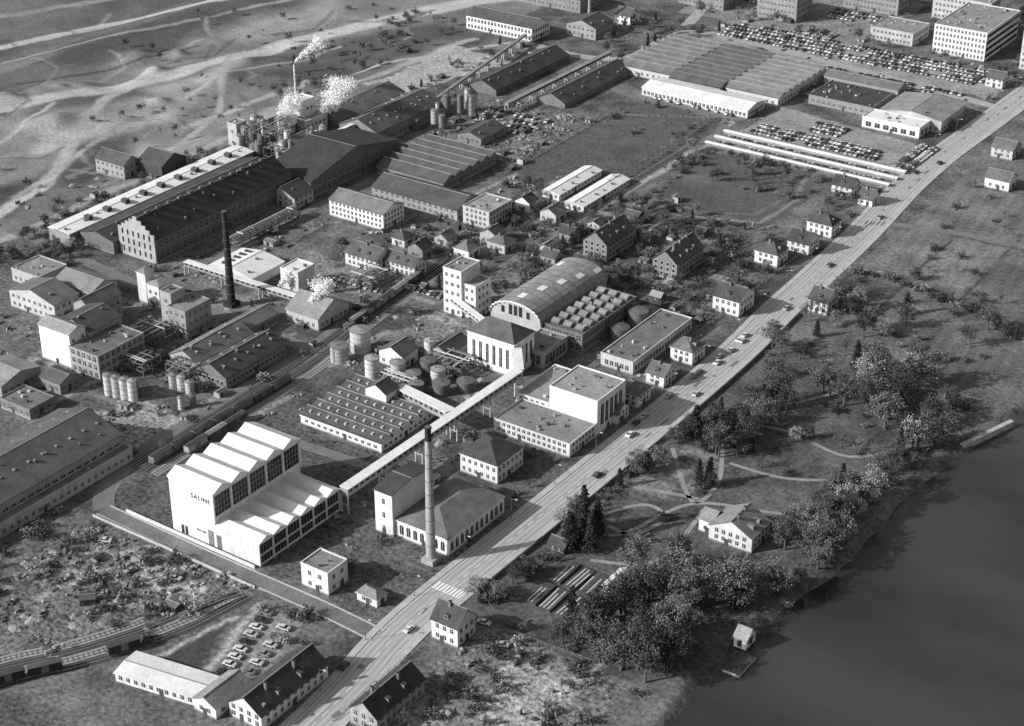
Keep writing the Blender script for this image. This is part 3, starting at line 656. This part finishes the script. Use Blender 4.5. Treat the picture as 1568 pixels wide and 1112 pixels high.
B("dwelling_house",-205,642,10,8,4.5,'gx',2.5,'white','rmid',fl=1)
B("dwelling_house",-216,675,9,9,4.5,'gx',2.5,'cream','rmid',fl=2)
B("dwelling_house",-251,756,8,8,4.5,'gx',2.5,'cream','rdark',fl=2)
B("dwelling_house",-224,752,8,9,4.5,'gx',2.5,'cream','rdark',fl=2)
B("dwelling_house",-206,760,12,9,4.5,'hip',2.5,'grey','rmid',fl=2)
for y in(620,628,636): B("low_canopy_shed",-246,y,82,2.0,1.3,'gx',.25,'grey','rwhite',fl=0)
for (x,y) in [(-368,466),(-356,476),(-342,470),(-334.5,482),(-341,486),(-348,518),(-334,515),(-319,503),(-314,484),(-356,461)]:
    B("small_house",x,y,random.uniform(5,8),random.uniform(5,7.5),random.uniform(2.6,4.6),random.choice(['gx','gy','hip']),2,random.choice(['cream','white','grey']),random.choice(['rmid','rdark']),fl=1,ws=2,stack=1)
for (x,y,w,d) in [(-306,476,4,3.4),(-282,536,4,4),(-268,480,4,3),(-310,535,6,4),(-296,528,5,4),(-318,520,5,4),(-322,492,4,5)]:
    B("garden_house",x,y,w,d,2.2,random.choice(['gx','gy']),1.1,random.choice(['cream','grey','darkw']),random.choice(['rmid','rdark','rlight']),fl=1,ws=2)
B("boathouse",-153,325,3.4,5,2.6,'gx',2.0,'white','rlight',fl=1,ws=2,base=-.6)
b=MB();b.box(-154,-149.5,315,324,-3,-.9,'conc',top='darkw');b.make("boat_dock")
b=MB();b.beam((-146,448,-.6),(-139,470,-.6),1.5,'conc',2.0);b.make("river_jetty")
for i in range(3):
    for j in range(2):
        b=MB();b.box(0,3.6,0,10,0,.7,'darkw',top='darkw')
        for t in range(6):
            if random.random()<.15: continue
            x=.25+t*.56;y1=random.uniform(7,9.8);b.q([(x,.2,.74),(x+.26,.2,.74),(x+.26,y1,.74),(x,y1,.74)],'rwhite' if (t+i+j)%2 else 'tankd')
        b.make("cold_frame",(-209+i*4.6,309+j*11.5+random.uniform(-.5,.5),.02),random.uniform(-.04,.04))
occ.append((-210,-194,308,332))
B("greenhouse",-191,325,4,9,2,'gy',1,'tank','rwhite',fl=0);B("garden_house",-212,333,5,4,2.4,'gx',1.4,'darkw','rdark',fl=1,ws=2);B("garden_house",-190,312,4,6,2.2,'gy',1.2,'grey','rmid',fl=1,ws=2)
# ---------------------------------------------------------------- tanks
def tank(x,y,r,h,k='tank',dome=.5,name="storage_tank",legs=0,z=0):
    b=MB();z0=legs;b.cyl(0,0,z0-.01,z0+h,r,r,k,22,top='rlight' if k=='tank' else 'tankd',dome=dome)
    for i in range(1,4): b.cyl(0,0,z0+h*i/4-.05,z0+h*i/4+.05,r+.05,r+.05,'steel',22)
    b.cyl(0,0,z0+h-.1,z0+h+.05,r+.12,r+.12,'steel',22,top='rlight' if k=='tank' else 'tankd',dome=dome)
    b.cyl(r*.3,0,z0+h+dome*.4,z0+h+dome+.5,.2,.2,'steel',8)
    for i in range(int((h+z0)/.5)): b.box(r+.1,r+.2,-.25,.25,i*.5,i*.5+.08,'steel')
    b.box(r+.08,r+.16,-.3,-.24,0,h+z0+.6,'steel');b.box(r+.08,r+.16,.24,.3,0,h+z0+.6,'steel')
    for t in range(12):
        a=t*math.pi/6;b.beam((r*math.cos(a),r*math.sin(a),z0+h),(r*math.cos(a),r*math.sin(a),z0+h+.8),.06,'steel')
    if legs:
        for a in range(4): b.beam((math.cos(a*1.57+.8)*r*.8,math.sin(a*1.57+.8)*r*.8,0),(math.cos(a*1.57+.8)*r*.8,math.sin(a*1.57+.8)*r*.8,z0),.2,'steel')
    b.make(name,(x,y,z),random.uniform(0,6));occ.append((x-r,x+r,y-r,y+r))
for t in [(-332,385,3,5.5,'tank'),(-331,394.5,3.4,7.5,'tank'),(-317,383,2.4,6.5,'tank'),(-303,394,2.6,5,'tankd'),(-309,386,2.4,6,'tank'),(-303,386,2.6,4,'tankd'),(-292,386,2.8,4,'tankd'),(-287,392,2.8,3.5,'tankd'),(-297,391,2.4,5,'tank'),(-298,381,2.4,4,'tankd'),(-309,403,2,6.5,'tank'),(-318,402,2,5,'tankd'),(-265.5,449,3.2,4.5,'tankd'),(-265.7,461,3.4,5.5,'tankd'),
          (-377,327,1.5,7,'tank'),(-374,327.5,1.5,7,'tank'),(-371,328,1.5,7,'tank'),(-368,328.5,1.5,7,'tank'),(-363,341,1.4,5,'tank'),(-360,341.5,1.4,5,'tank'),(-357,342,1.4,4,'tank'),(-352,333,1,4,'tank'),(-350,336,1,4,'tankd')]: tank(*t)
for i in range(4): tank(-452+3.6*i,362,1.6,3.5,'tank')
for i in range(46):
    x=random.uniform(-486,-452);y=random.uniform(500,528) if i<36 else random.uniform(562,600)
    if i>=36: x=random.uniform(-438,-426)
    tank(x,y,random.uniform(.7,1.9),random.uniform(4,9.5),random.choice(['tank','tank','tankd']),dome=random.uniform(.3,1),name="process_vessel",legs=random.choice([0,1.5,3]))
for (x,y,w,d,h) in [(-450,500,16,28,7),(-466,504,14,22,10),(-445,560,14,24,6),(-375,340,16,8,5),(-360,345,10,6,5),(-292,396,14,10,4),(-355,430,10,12,4),(-418,430,3,36,4),(-386,352,12,14,5),(-300,380,12,5,3)]:
    b=MB()
    nx_,ny_=max(1,int(w/4)),max(1,int(d/4))
    for i in range(nx_+1):
        for j in range(ny_+1): b.beam((i*w/nx_,j*d/ny_,0),(i*w/nx_,j*d/ny_,h),.22,'steel')
    for l in(.5,1):
        for i in range(nx_+1): b.beam((i*w/nx_,0,h*l),(i*w/nx_,d,h*l),.25,'steel')
        for j in range(ny_+1): b.beam((0,j*d/ny_,h*l),(w,j*d/ny_,h*l),.25,'steel')
        for t in range(6): xx=random.uniform(0,w);b.beam((xx,0,h*l+.4),(xx,d,h*l+.4),random.uniform(.2,.45),random.choice(['tank','tankd','tankd']))
        for t in range(3): yy=random.uniform(0,d);b.beam((0,yy,h*l+.8),(w,yy,h*l+.8),random.uniform(.2,.4),random.choice(['tank','tankd']))
    b.make("pipe_rack",(x-w,y,0))
# ---------------------------------------------------------------- vehicles
def carmesh(k):
    b=MB();W=.72
    prof=[(-1.75,.35),(-1.75,.72),(-1.2,.8),(-.95,.82),(-.6,1.2),(.45,1.2),(.85,.82),(1.6,.72),(1.75,.6),(1.75,.35)]
    def y(z): return W if z<.85 else W*.8
    for i in range(len(prof)-1):
        (a,za),(c,zc)=prof[i],prof[i+1]
        gl=i in(3,5);b.q([(a,-y(za),za),(a,y(za),za),(c,y(zc),zc),(c,-y(zc),zc)],'glass' if gl else k)
    for s in(1,-1):
        b.q([(p[0],s*W,p[1]) for p in prof if p[1]<.85][::s],k)
        cab=[(-.95,.82),(-.6,1.2),(.45,1.2),(.85,.82)]
        b.q([(p[0],s*y(p[1]),p[1]) if p[1]>.85 else (p[0],s*W,p[1]) for p in cab][::s],'glass')
        b.q([(-.1,s*(W-.02),.82),(.0,s*(W-.02),.82),(.0,s*(W*.8+.02),1.18),(-.1,s*(W*.8+.02),1.18)],k)
        for x in(-1.1,1.1):
            n=10;b.q([(x+.3*math.cos(t*2*math.pi/n),s*(W+.02),.3+.3*math.sin(t*2*math.pi/n)) for t in range(n)],'tyre')
    b.box(1.7,1.8,-.6,.6,.4,.5,'frame');b.box(-1.8,-1.7,-.6,.6,.4,.5,'frame')
    return b.mesh("car")
cars=[carmesh('carw'),carmesh('carg'),carmesh('card'),carmesh('carw')]
def car(x,y,a,name="parked_car"):
    put(name,random.choice(cars),(x,y,.06),a,(random.uniform(.93,1.08),)*3)
def lot(x0,x1,y0,y1,along_x=True,gap=5.6,sp=2.0,fill=.9):
    if along_x:
        y=y0
        while y<=y1:
            x=x0+random.uniform(0,2);run=1
            while x<=x1:
                if random.random()<(.03 if run else .4): run=1-run
                if run and random.random()<fill: car(x,y+random.uniform(-.4,.4),math.pi/2+random.uniform(-.08,.08)+random.choice([0,math.pi]))
                x+=sp*random.uniform(.95,1.1)
            y+=gap
    else:
        x=x0
        while x<=x1:
            y=y0
            while y<=y1:
                if random.random()<fill: car(x,y,random.uniform(-.06,.06)+random.choice([0,math.pi]))
                y+=sp
            x+=gap
lot(-320,-262,644,656,True,4.2,1.9,.97);lot(-300,-286,660,670,True,4.2,1.95,.95);lot(-325,-250,624,634,True,8,2.0,.9)
lot(-252,-246,640,670,False,5,2.1,.9)
lot(-395,-262,738,742,True,4.8,2.1,.9);lot(-395,-262,755,775,True,5,2.1,.93);lot(-425,-402,812,850,True,6,2.3,.9);lot(-366,-336,812,828,True,6,2.3,.9);lot(-360,-345,775,790,False,6,2.2,.8)
lot(-325,-290,700,716,True,5,2.2,.9);lot(-300,-276,733,737,True,5,2.2,.9)
lot(-425,-395,586,604,True,6,2.9,.6)
lot(-375,-335,657,666,True,5,2.3,.6)
for i in range(10): car(-251.5-i*.95,241+i*3,math.pi*.05)
for i in range(7): car(-246.5-i*.95,244+i*3.6,math.pi*.05)
for i in range(12): car(-372+i*2.3,432,1.57)
for i in range(9): car(-348+i*2.2,440.5,1.57)
for (x,y) in [(-230,262),(-226,283),(-226,430),(-230.5,452),(-231,462),(-226.5,486),(-230,500),(-233,540),(-231,470),(-236,590),(-243,640),(-239,655),(-230,397),(-226,372)]: car(x,y,1.57+(.1 if y<280 else .0),"car")
for y in(404,409,424,440,443,456,470,474): car(-232.2,y,1.57)
for (x,y,a) in [(-203,291,.3),(-200,287,.4),(-205,281,1.2),(-212,296,.1),(-318,268,.4),(-302,262,1.2),(-290,266,.2)]: car(x,y,a)
def wagon(x,y,a,k='darkw',roofk='rdark',h=2.6,name="freight_wagon"):
    b=MB();b.box(-4,4,-1.1,1.1,.8,h,k,top=roofk)
    b.q([(-4.1,-1.15,h),(4.1,-1.15,h),(4.1,0,h+.4),(-4.1,0,h+.4)],roofk);b.q([(-4.1,0,h+.4),(4.1,0,h+.4),(4.1,1.15,h),(-4.1,1.15,h)],roofk)
    for s in(1,-1):
        b.box(-.9,.9,s*1.12-.03,s*1.12+.03,.9,h-.1,'steel')
        for xx in(-2.8,2.8):
            b.q([(xx+.4*math.cos(t*.6283),s*.8,.55+.4*math.sin(t*.6283)) for t in range(10)],'steel')
    b.box(-4.3,4.3,-.9,.9,.55,.8,'steel');b.make(name,(x,y,.1),a)
for (x,y,a) in [(-278.8,236.5,1.1),(-288.3,219.5,1.0),(-293.1,212,1.08),(-297.5,203,1.15)]: wagon(x,y,a,'soot','rdark',3.0)
for i in range(7): wagon(-336.2-.02*i,308+i*8.8,1.59,random.choice(['darkw','brick','grey']))
for i in range(5): wagon(-344.5-.9*i,410+i*8.8,1.68,random.choice(['darkw','grey']),random.choice(['rlight','rdark']))
for i in range(3): wagon(-331.8-.05*i,318+i*8.8,1.59,random.choice(['darkw','grey']),random.choice(['rlight','rdark']))
# ---------------------------------------------------------------- clutter
def stackmesh(seed):
    r=random.Random(seed);b=MB()
    for i in range(r.randint(3,8)):
        x,y=r.uniform(-2,2),r.uniform(-1.5,1.5);w,d,h=r.uniform(.3,1.6),r.uniform(.3,1.2),r.uniform(.2,1.2)
        b.box(x,x+w,y,y+d,0,h,r.choice(['timber','grey','darkw','tank','tankd','brick']))
        b.box(x-.05,x+w+.05,y+d*.2,y+d*.3,h,h+.08,'darkw')
    for i in range(3): b.beam((r.uniform(-2,2),r.uniform(-2,2),.2),(r.uniform(-2,2),r.uniform(-2,2),.3),.12,'timber')
    return b.mesh("material_stack")
def drummesh():
    b=MB()
    for i in range(4):
        for j in range(3):
            if random.random()<.85: b.cyl(i*.62,j*.62,0,.85,.28,.28,'tankd',8);b.cyl(i*.62,j*.62,.4,.45,.3,.3,'tank',8)
    return b.mesh("drums")
def pilemesh(seed):
    r=random.Random(seed);b=MB();n=14;R=[1.0,.8,.55,.28];Hh=[-.1,.3,.6,.82]
    rings=[[(R[j]*(1+r.uniform(-.25,.25))*math.cos(i*2*math.pi/n)*2,R[j]*(1+r.uniform(-.25,.25))*math.sin(i*2*math.pi/n)*1.4,Hh[j]*(.8+r.uniform(-.25,.25) if j else 1)) for i in range(n)] for j in range(4)]
    k=['path','path','ballast'][seed%3]
    for j in range(3):
        for i in range(n): b.q([rings[j][i],rings[j][(i+1)%n],rings[j+1][(i+1)%n],rings[j+1][i]],k)
    for i in range(n): b.q([rings[3][i],rings[3][(i+1)%n],(0,0,.85)],k)
    return b.mesh("pile")
def shedmesh(seed):
    r=random.Random(seed);b=MB();w,d,h=r.uniform(2,4),r.uniform(2,3.4),r.uniform(1.8,2.4);wl=r.choice(['grey','darkw','cream'])
    b.box(0,w,0,d,0,h,wl,skip='t');roof(b,'gx',w,d,h,.4,M[r.choice(['rdark','rlight','rmid','rmid'])],wl,o=.2)
    b.q([(w*.3,-.03,0),(w*.6,-.03,0),(w*.6,-.03,1.6),(w*.3,-.03,1.6)],'glass');return b.mesh("shed")
stuff=[("material_stack",[stackmesh(i) for i in range(7)]),("oil_drum_group",[drummesh()]),("gravel_pile",[pilemesh(i) for i in range(6)]),("tool_shed",[shedmesh(i) for i in range(5)])]
def free(x,y,m=0):
    for a in occ:
        if a[0]-m<x<a[1]+m and a[2]-m<y<a[3]+m: return False
    cx=np.interp(y,[p[1] for p in road_c],[p[0] for p in road_c])
    if abs(x-cx)<7.4+m: return False
    if 274.5<y<281.8 and -335<x<-230: return False
    return True
def clutter(x0,x1,y0,y1,n,w=(6,2,3,1.5)):
    for _ in range(n):
        x,y=random.uniform(x0,x1),random.uniform(y0,y1)
        if not free(x,y,.6): continue
        nm,ms=random.choices(stuff,w)[0];s=random.uniform(.5,1.15);put(nm,random.choice(ms),(x,y,0),random.choice([0,1.57,random.uniform(0,3)]),(s,s,s*random.uniform(.6,1)))
clutter(-328,-276,246,273,170,(9,1.5,5,.5));clutter(-372,-340,300,350,40);clutter(-430,-350,340,400,70);clutter(-345,-280,380,430,60)
clutter(-430,-340,400,470,80,(5,2,1,1));clutter(-430,-380,556,617,160,(9,1,3,1));clutter(-330,-246,470,560,40,(3,0,1,2));clutter(-212,-176,245,296,40,(6,1,4,0))
clutter(-330,-250,300,375,40);clutter(-410,-330,470,560,80,(5,1,1,2));clutter(-470,-440,600,690,30);clutter(-420,-250,700,800,70,(3,0,1,2));clutter(-280,-262,268,275,4,(2,1,0,0))
clutter(-520,-490,380,470,12,(2,0,3,2));clutter(-455,-385,300,350,60);clutter(-265,-240,395,480,25,(4,1,0,1));clutter(-326,-290,226,245,30,(6,1,3,.5))
# ---------------------------------------------------------------- vegetation
def treemesh(seed,h,R,n,k,leaves=55,kind='d',ls=1.0):
    r=random.Random(seed)
    V=[];F=[];MI=[];mats=[M['bark'],M[k]]
    def limb(p,q,r0,r1,n=5):
        p=np.array(p,float);q=np.array(q,float);d=q-p;d/=np.linalg.norm(d)+1e-9;u=np.cross(d,[.3,.5,.81]);u/=np.linalg.norm(u);w=np.cross(d,u);i0=len(V)
        for c,rr in((p,r0),(q,r1)):
            for i in range(n):
                a=2*math.pi*i/n;V.append(tuple(c+u*rr*math.cos(a)+w*rr*math.sin(a)))
        for i in range(n): j=(i+1)%n;F.append((i0+i,i0+j,i0+n+j,i0+n+i));MI.append(0)
    def leaf(c,s):
        u=np.array([r.gauss(0,1) for _ in range(3)]);u/=np.linalg.norm(u);v=np.cross(u,[r.gauss(0,1) for _ in range(3)]);v/=np.linalg.norm(v);i0=len(V)
        for a,e in((-1,-.7),(1,-.8),(.8,.9),(-.9,.8)): V.append(tuple(c+u*a*s*.5+v*e*s*.5))
        F.append((i0,i0+1,i0+2,i0+3));MI.append(1)
    if kind=='d':
        limb((0,0,-.3),(0,0,h*.4),h*.035,h*.022,7);limb((0,0,h*.4),(r.uniform(-.3,.3),r.uniform(-.3,.3),h*.85),h*.022,h*.006)
        cl=[]
        for i in range(n):
            while 1:
                p=np.array([r.uniform(-1,1) for _ in range(3)])
                if .3<np.linalg.norm(p)<1 : break
            if p[2]<-.6: p[2]*=.6
            c=np.array([p[0]*R,p[1]*R,h*.6+p[2]*h*.36]);c[:2]*=1+r.uniform(-.15,.2);cl.append(c)
            if i%2==0 or leaves<20:
                s=np.array([0,0,h*r.uniform(.25,.55)]);limb(s,c,h*.012,h*.004,4)
                if leaves<20:
                    for t in range(4): e=c+np.array([r.gauss(0,.8),r.gauss(0,.8),abs(r.gauss(.6,.6))]);limb(s+(c-s)*r.uniform(.5,1),e,.05,.02,3)
        for c in cl:
            cr=R*r.uniform(.18,.34);m=int(leaves*r.uniform(.6,1.3))
            for j in range(m):
                d=np.array([r.gauss(0,.55) for _ in range(3)]);d[2]*=.7;leaf(c+d*cr,r.uniform(.22,.45)*ls)
    elif kind=='c':
        limb((0,0,-.3),(0,0,h*.95),h*.02,h*.004,6);lv=22
        for i in range(lv):
            z=h*(.12+.86*i/lv);rr=R*(1-i/lv)**.85+.15;nb=9
            for j in range(nb):
                a=r.uniform(0,6.28);tip=np.array([math.cos(a)*rr*r.uniform(.7,1.1),math.sin(a)*rr*r.uniform(.7,1.1),z-rr*.25]);limb((0,0,z),tuple(tip),.05,.02,3)
                for t in range(7):
                    f=r.uniform(.25,1);leaf(np.array([tip[0]*f,tip[1]*f,z-rr*.25*f])+np.array([r.gauss(0,.2) for _ in range(3)]),r.uniform(.35,.6))
    elif kind=='s':
        for i in range(5): limb((0,0,-.1),(r.uniform(-R,R)*.5,r.uniform(-R,R)*.5,h*.7),.06,.02,3)
        for i in range(n):
            c=np.array([r.uniform(-R,R)*.7,r.uniform(-R,R)*.7,h*r.uniform(.25,.75)])
            for j in range(26): leaf(c+np.array([r.gauss(0,.3)*R*.7,r.gauss(0,.3)*R*.7,r.gauss(0,.2)*h]),r.uniform(.2,.4))
    me=bpy.data.meshes.new("tree");me.from_pydata(V,[],F)
    for m_ in mats: me.materials.append(m_)
    me.polygons.foreach_set("material_index",MI);me.update();return me
dec=[treemesh(i,11,4.2,36,'leafl' if i in(2,5) else 'leaf',58) for i in range(6)]
decl=[treemesh(20+i,11,4.0,34,'leafl' if i else 'leaf',26,ls=.8) for i in range(3)]
bare=[treemesh(30+i,11,3.8,36,'leafl',7,ls=.7) for i in range(3)]
con=[treemesh(40+i,14,3.0,0,'needle',kind='c') for i in range(2)]
shr=[treemesh(60+i,2.0,1.5,7,'leafl' if i==3 else 'leaf',kind='s') for i in range(4)]
def tree(x,y,s,kind='d',z=0,full=.5):
    if kind=='d':
        nm="deciduous_tree";u=random.random();ms=dec if u<full else decl if u<full+(1-full)*.6 else bare
    elif kind=='c': nm,ms="conifer_tree",con
    else: nm,ms="shrub",shr
    sx=s*random.uniform(.85,1.15);put(nm,random.choice(ms),(x,y,z),random.uniform(0,6.28),(sx,sx,s*random.uniform(.85,1.15)))
def zone(x0,x1,y0,y1,n,s0,s1,pc=.08,ps=.2,m=1.0,z=0,avoid=None,full=.5):
    for _ in range(n):
        x,y=random.uniform(x0,x1),random.uniform(y0,y1)
        if not free(x,y,m): continue
        if avoid and any(a[0]<x<a[1] and a[2]<y<a[3] for a in avoid): continue
        u=random.random()
        if u<ps: tree(x,y,random.uniform(.7,1.6),'s',z)
        elif u<ps+pc: tree(x,y,random.uniform(s0,s1)*.85,'c',z)
        else: tree(x,y,random.uniform(s0,s1),'d',z,full)
lawns=[(-190,-163,346,363),(-216,-196,352,395),(-196,-165,375,392),(-166,-148,316,334)]
zone(-194,-160,298,344,84,.7,1.3,.05,.2,avoid=lawns,full=.7)
zone(-160,-152.5,345,470,66,.5,1.05,.03,.3,z=-.4,full=.6)
zone(-167,-157,368,404,20,.7,1.15,full=.7)
zone(-221,-214,300,420,56,.35,.75,.08,.5)
zone(-215,-196,398,438,24,.7,1.1,.2,.15,full=.7)
zone(-196,-168,440,474,24,.8,1.35,.05,.2,full=.7)
zone(-221,-208,440,525,30,.45,.9,.08,.35,full=.5)
zone(-200,-140,480,530,26,.45,.9,.05,.35,full=.5)
zone(-200,-162,345,430,32,.3,.65,.1,.55,avoid=[(-190,-163,350,363)])
for p in[(-211,341),(-207,338),(-214,346),(-209,345),(-212,336)]: tree(*p,1.0,'c')
for p in [(-199,383),(-197,386),(-207,402),(-204,432)]: tree(*p,.7,'c')
zone(-330,-246,472,556,260,.22,.55,.1,.5,full=.6)
zone(-330,-246,585,614,65,.25,.55,.05,.4,full=.6)
zone(-372,-312,445,520,140,.22,.5,.1,.55,full=.6)
zone(-370,-335,515,545,40,.3,.55,.1,.4)
zone(-262,-240,400,470,30,.2,.4,.1,.6);zone(-256,-238,290,400,34,.18,.38,.1,.6)
zone(-490,-455,370,398,40,.3,.6,.05,.4);zone(-500,-480,398,500,50,.2,.45,.05,.6)
zone(-540,-500,560,700,70,.2,.5,.05,.6);zone(-560,-500,420,560,24,.2,.4,0,.8);zone(-640,-540,560,760,40,.2,.4,0,.7);zone(-440,-395,690,760,40,.3,.55);zone(-440,-250,775,880,90,.3,.6)
zone(-430,-340,300,470,90,.15,.38,.05,.7);zone(-222,-150,525,800,100,.2,.5,.05,.6)
zone(-210,-165,240,300,80,.15,.4,.05,.8);zone(-340,-325,230,280,18,.2,.4,0,.7)
zone(-380,-330,600,655,16,.2,.35,0,.7);zone(-300,-240,690,780,30,.25,.5);zone(-325,-276,240,272,34,.15,.25,0,.9);zone(-480,-440,600,690,30,.2,.45);zone(-262,-242,262,275,8,.15,.3,0,.8)
for x,y,a in along([(-224,540),(-210,543),(-199,539),(-175,533),(-155,521)],2.2): tree(x+random.uniform(-1,1),y+random.uniform(-1,1),random.uniform(.9,1.6),'s')
for x,y,a in along([(-333,548),(-335,600),(-338,650)],4.5): tree(x-3,y,random.uniform(.22,.4),'d')
for x,y,a in along([(-318,545),(-322,616),(-275,618)],6): tree(x,y,random.uniform(.6,1.2),'s')
def lamp():
    b=MB();b.cyl(0,0,0,6.5,.1,.06,'steel',8);b.beam((0,0,6.5),(1.6,0,6.9),.1,'steel');b.box(1.3,2.1,-.15,.15,6.8,6.95,'frame');return b.mesh("lamp")
lm=lamp()
for x,y,a in along(offs(smooth(road_c),-5.6),22):
    if 230<y<800: put("street_lamp",lm,(x,y,.1),0)
# steam: cloud of small droplet flakes spreading downwind
def plume(x,y,z,h,r0,r1,dx,dy,n,seed):
    r=random.Random(seed);b=MB();cl=[(r.random()**.8,r.gauss(0,.6),r.gauss(0,.6),r.gauss(0,.3)) for _ in range(40)]
    for i in range(n):
        t,cx,cy,cz=r.choice(cl);rr=r0+(r1-r0)*t
        px=x+dx*t+(cx+r.gauss(0,.36))*rr;py=y+dy*t+(cy+r.gauss(0,.36))*rr;pz=z+h*t+(cz+r.gauss(0,.36))*rr
        s=r.uniform(.07,.2);u=Vector((r.gauss(0,1),r.gauss(0,1),r.gauss(0,1))).normalized();v=u.cross(Vector((r.gauss(0,1),r.gauss(0,1),r.gauss(0,1)))).normalized()
        c=Vector((px,py,pz));b.q([c-u*s-v*s,c+u*s-v*s,c+u*s+v*s,c-u*s+v*s],'vapour')
    b.make("steam_plume")
plume(-466,541,11,12,1.6,4.6,6,6,12000,1)
plume(-480,526,7,10,1.2,3.4,5,4,6000,2)
plume(-495,554,22,10,.5,2.6,9,8,3000,3)
plume(-358,402,7,7,.9,2.6,4,4,4500,4)
plume(-381,412,3,4,.6,1.4,3,3,1200,5)
# ---------------------------------------------------------------- scale to metres, light, camera
for o in list(bpy.data.objects):
    if o.parent is None:
        o.location=[c*S for c in o.location];o.scale=[c*S for c in o.scale]
el=math.radians(27);tx,ty=.62,.785
sun=bpy.data.lights.new("sun",'SUN');sun.energy=5.0;sun.angle=math.radians(.5);so=bpy.data.objects.new("sun",sun);col.objects.link(so)
d=Vector((tx*math.cos(el),ty*math.cos(el),-math.sin(el)));so.rotation_euler=d.to_track_quat('-Z','Y').to_euler()
w=bpy.data.worlds.new("World");bpy.context.scene.world=w;w.use_nodes=True;nt=w.node_tree
s=nt.nodes.new("ShaderNodeTexSky");s.sky_type='NISHITA';s.sun_disc=False;s.sun_elevation=el;s.sun_rotation=math.atan2(-tx,-ty);s.dust_density=2.5
bw=nt.nodes.new("ShaderNodeRGBToBW");nt.links.new(s.outputs[0],bw.inputs[0]);nt.links.new(bw.outputs[0],nt.nodes["Background"].inputs[0]);nt.nodes["Background"].inputs[1].default_value=.14
c=bpy.data.cameras.new("camera");co=bpy.data.objects.new("camera",c);col.objects.link(co);c.sensor_width=36;c.lens=36*2717/1568;c.clip_end=20000;c.clip_start=1
co.location=(0,0,270*S);co.rotation_euler=(math.radians(90-28.2),0,math.radians(34.5));bpy.context.scene.camera=co
sc=bpy.context.scene;sc.view_settings.view_transform='Standard';sc.view_settings.look='None';sc.view_settings.exposure=0
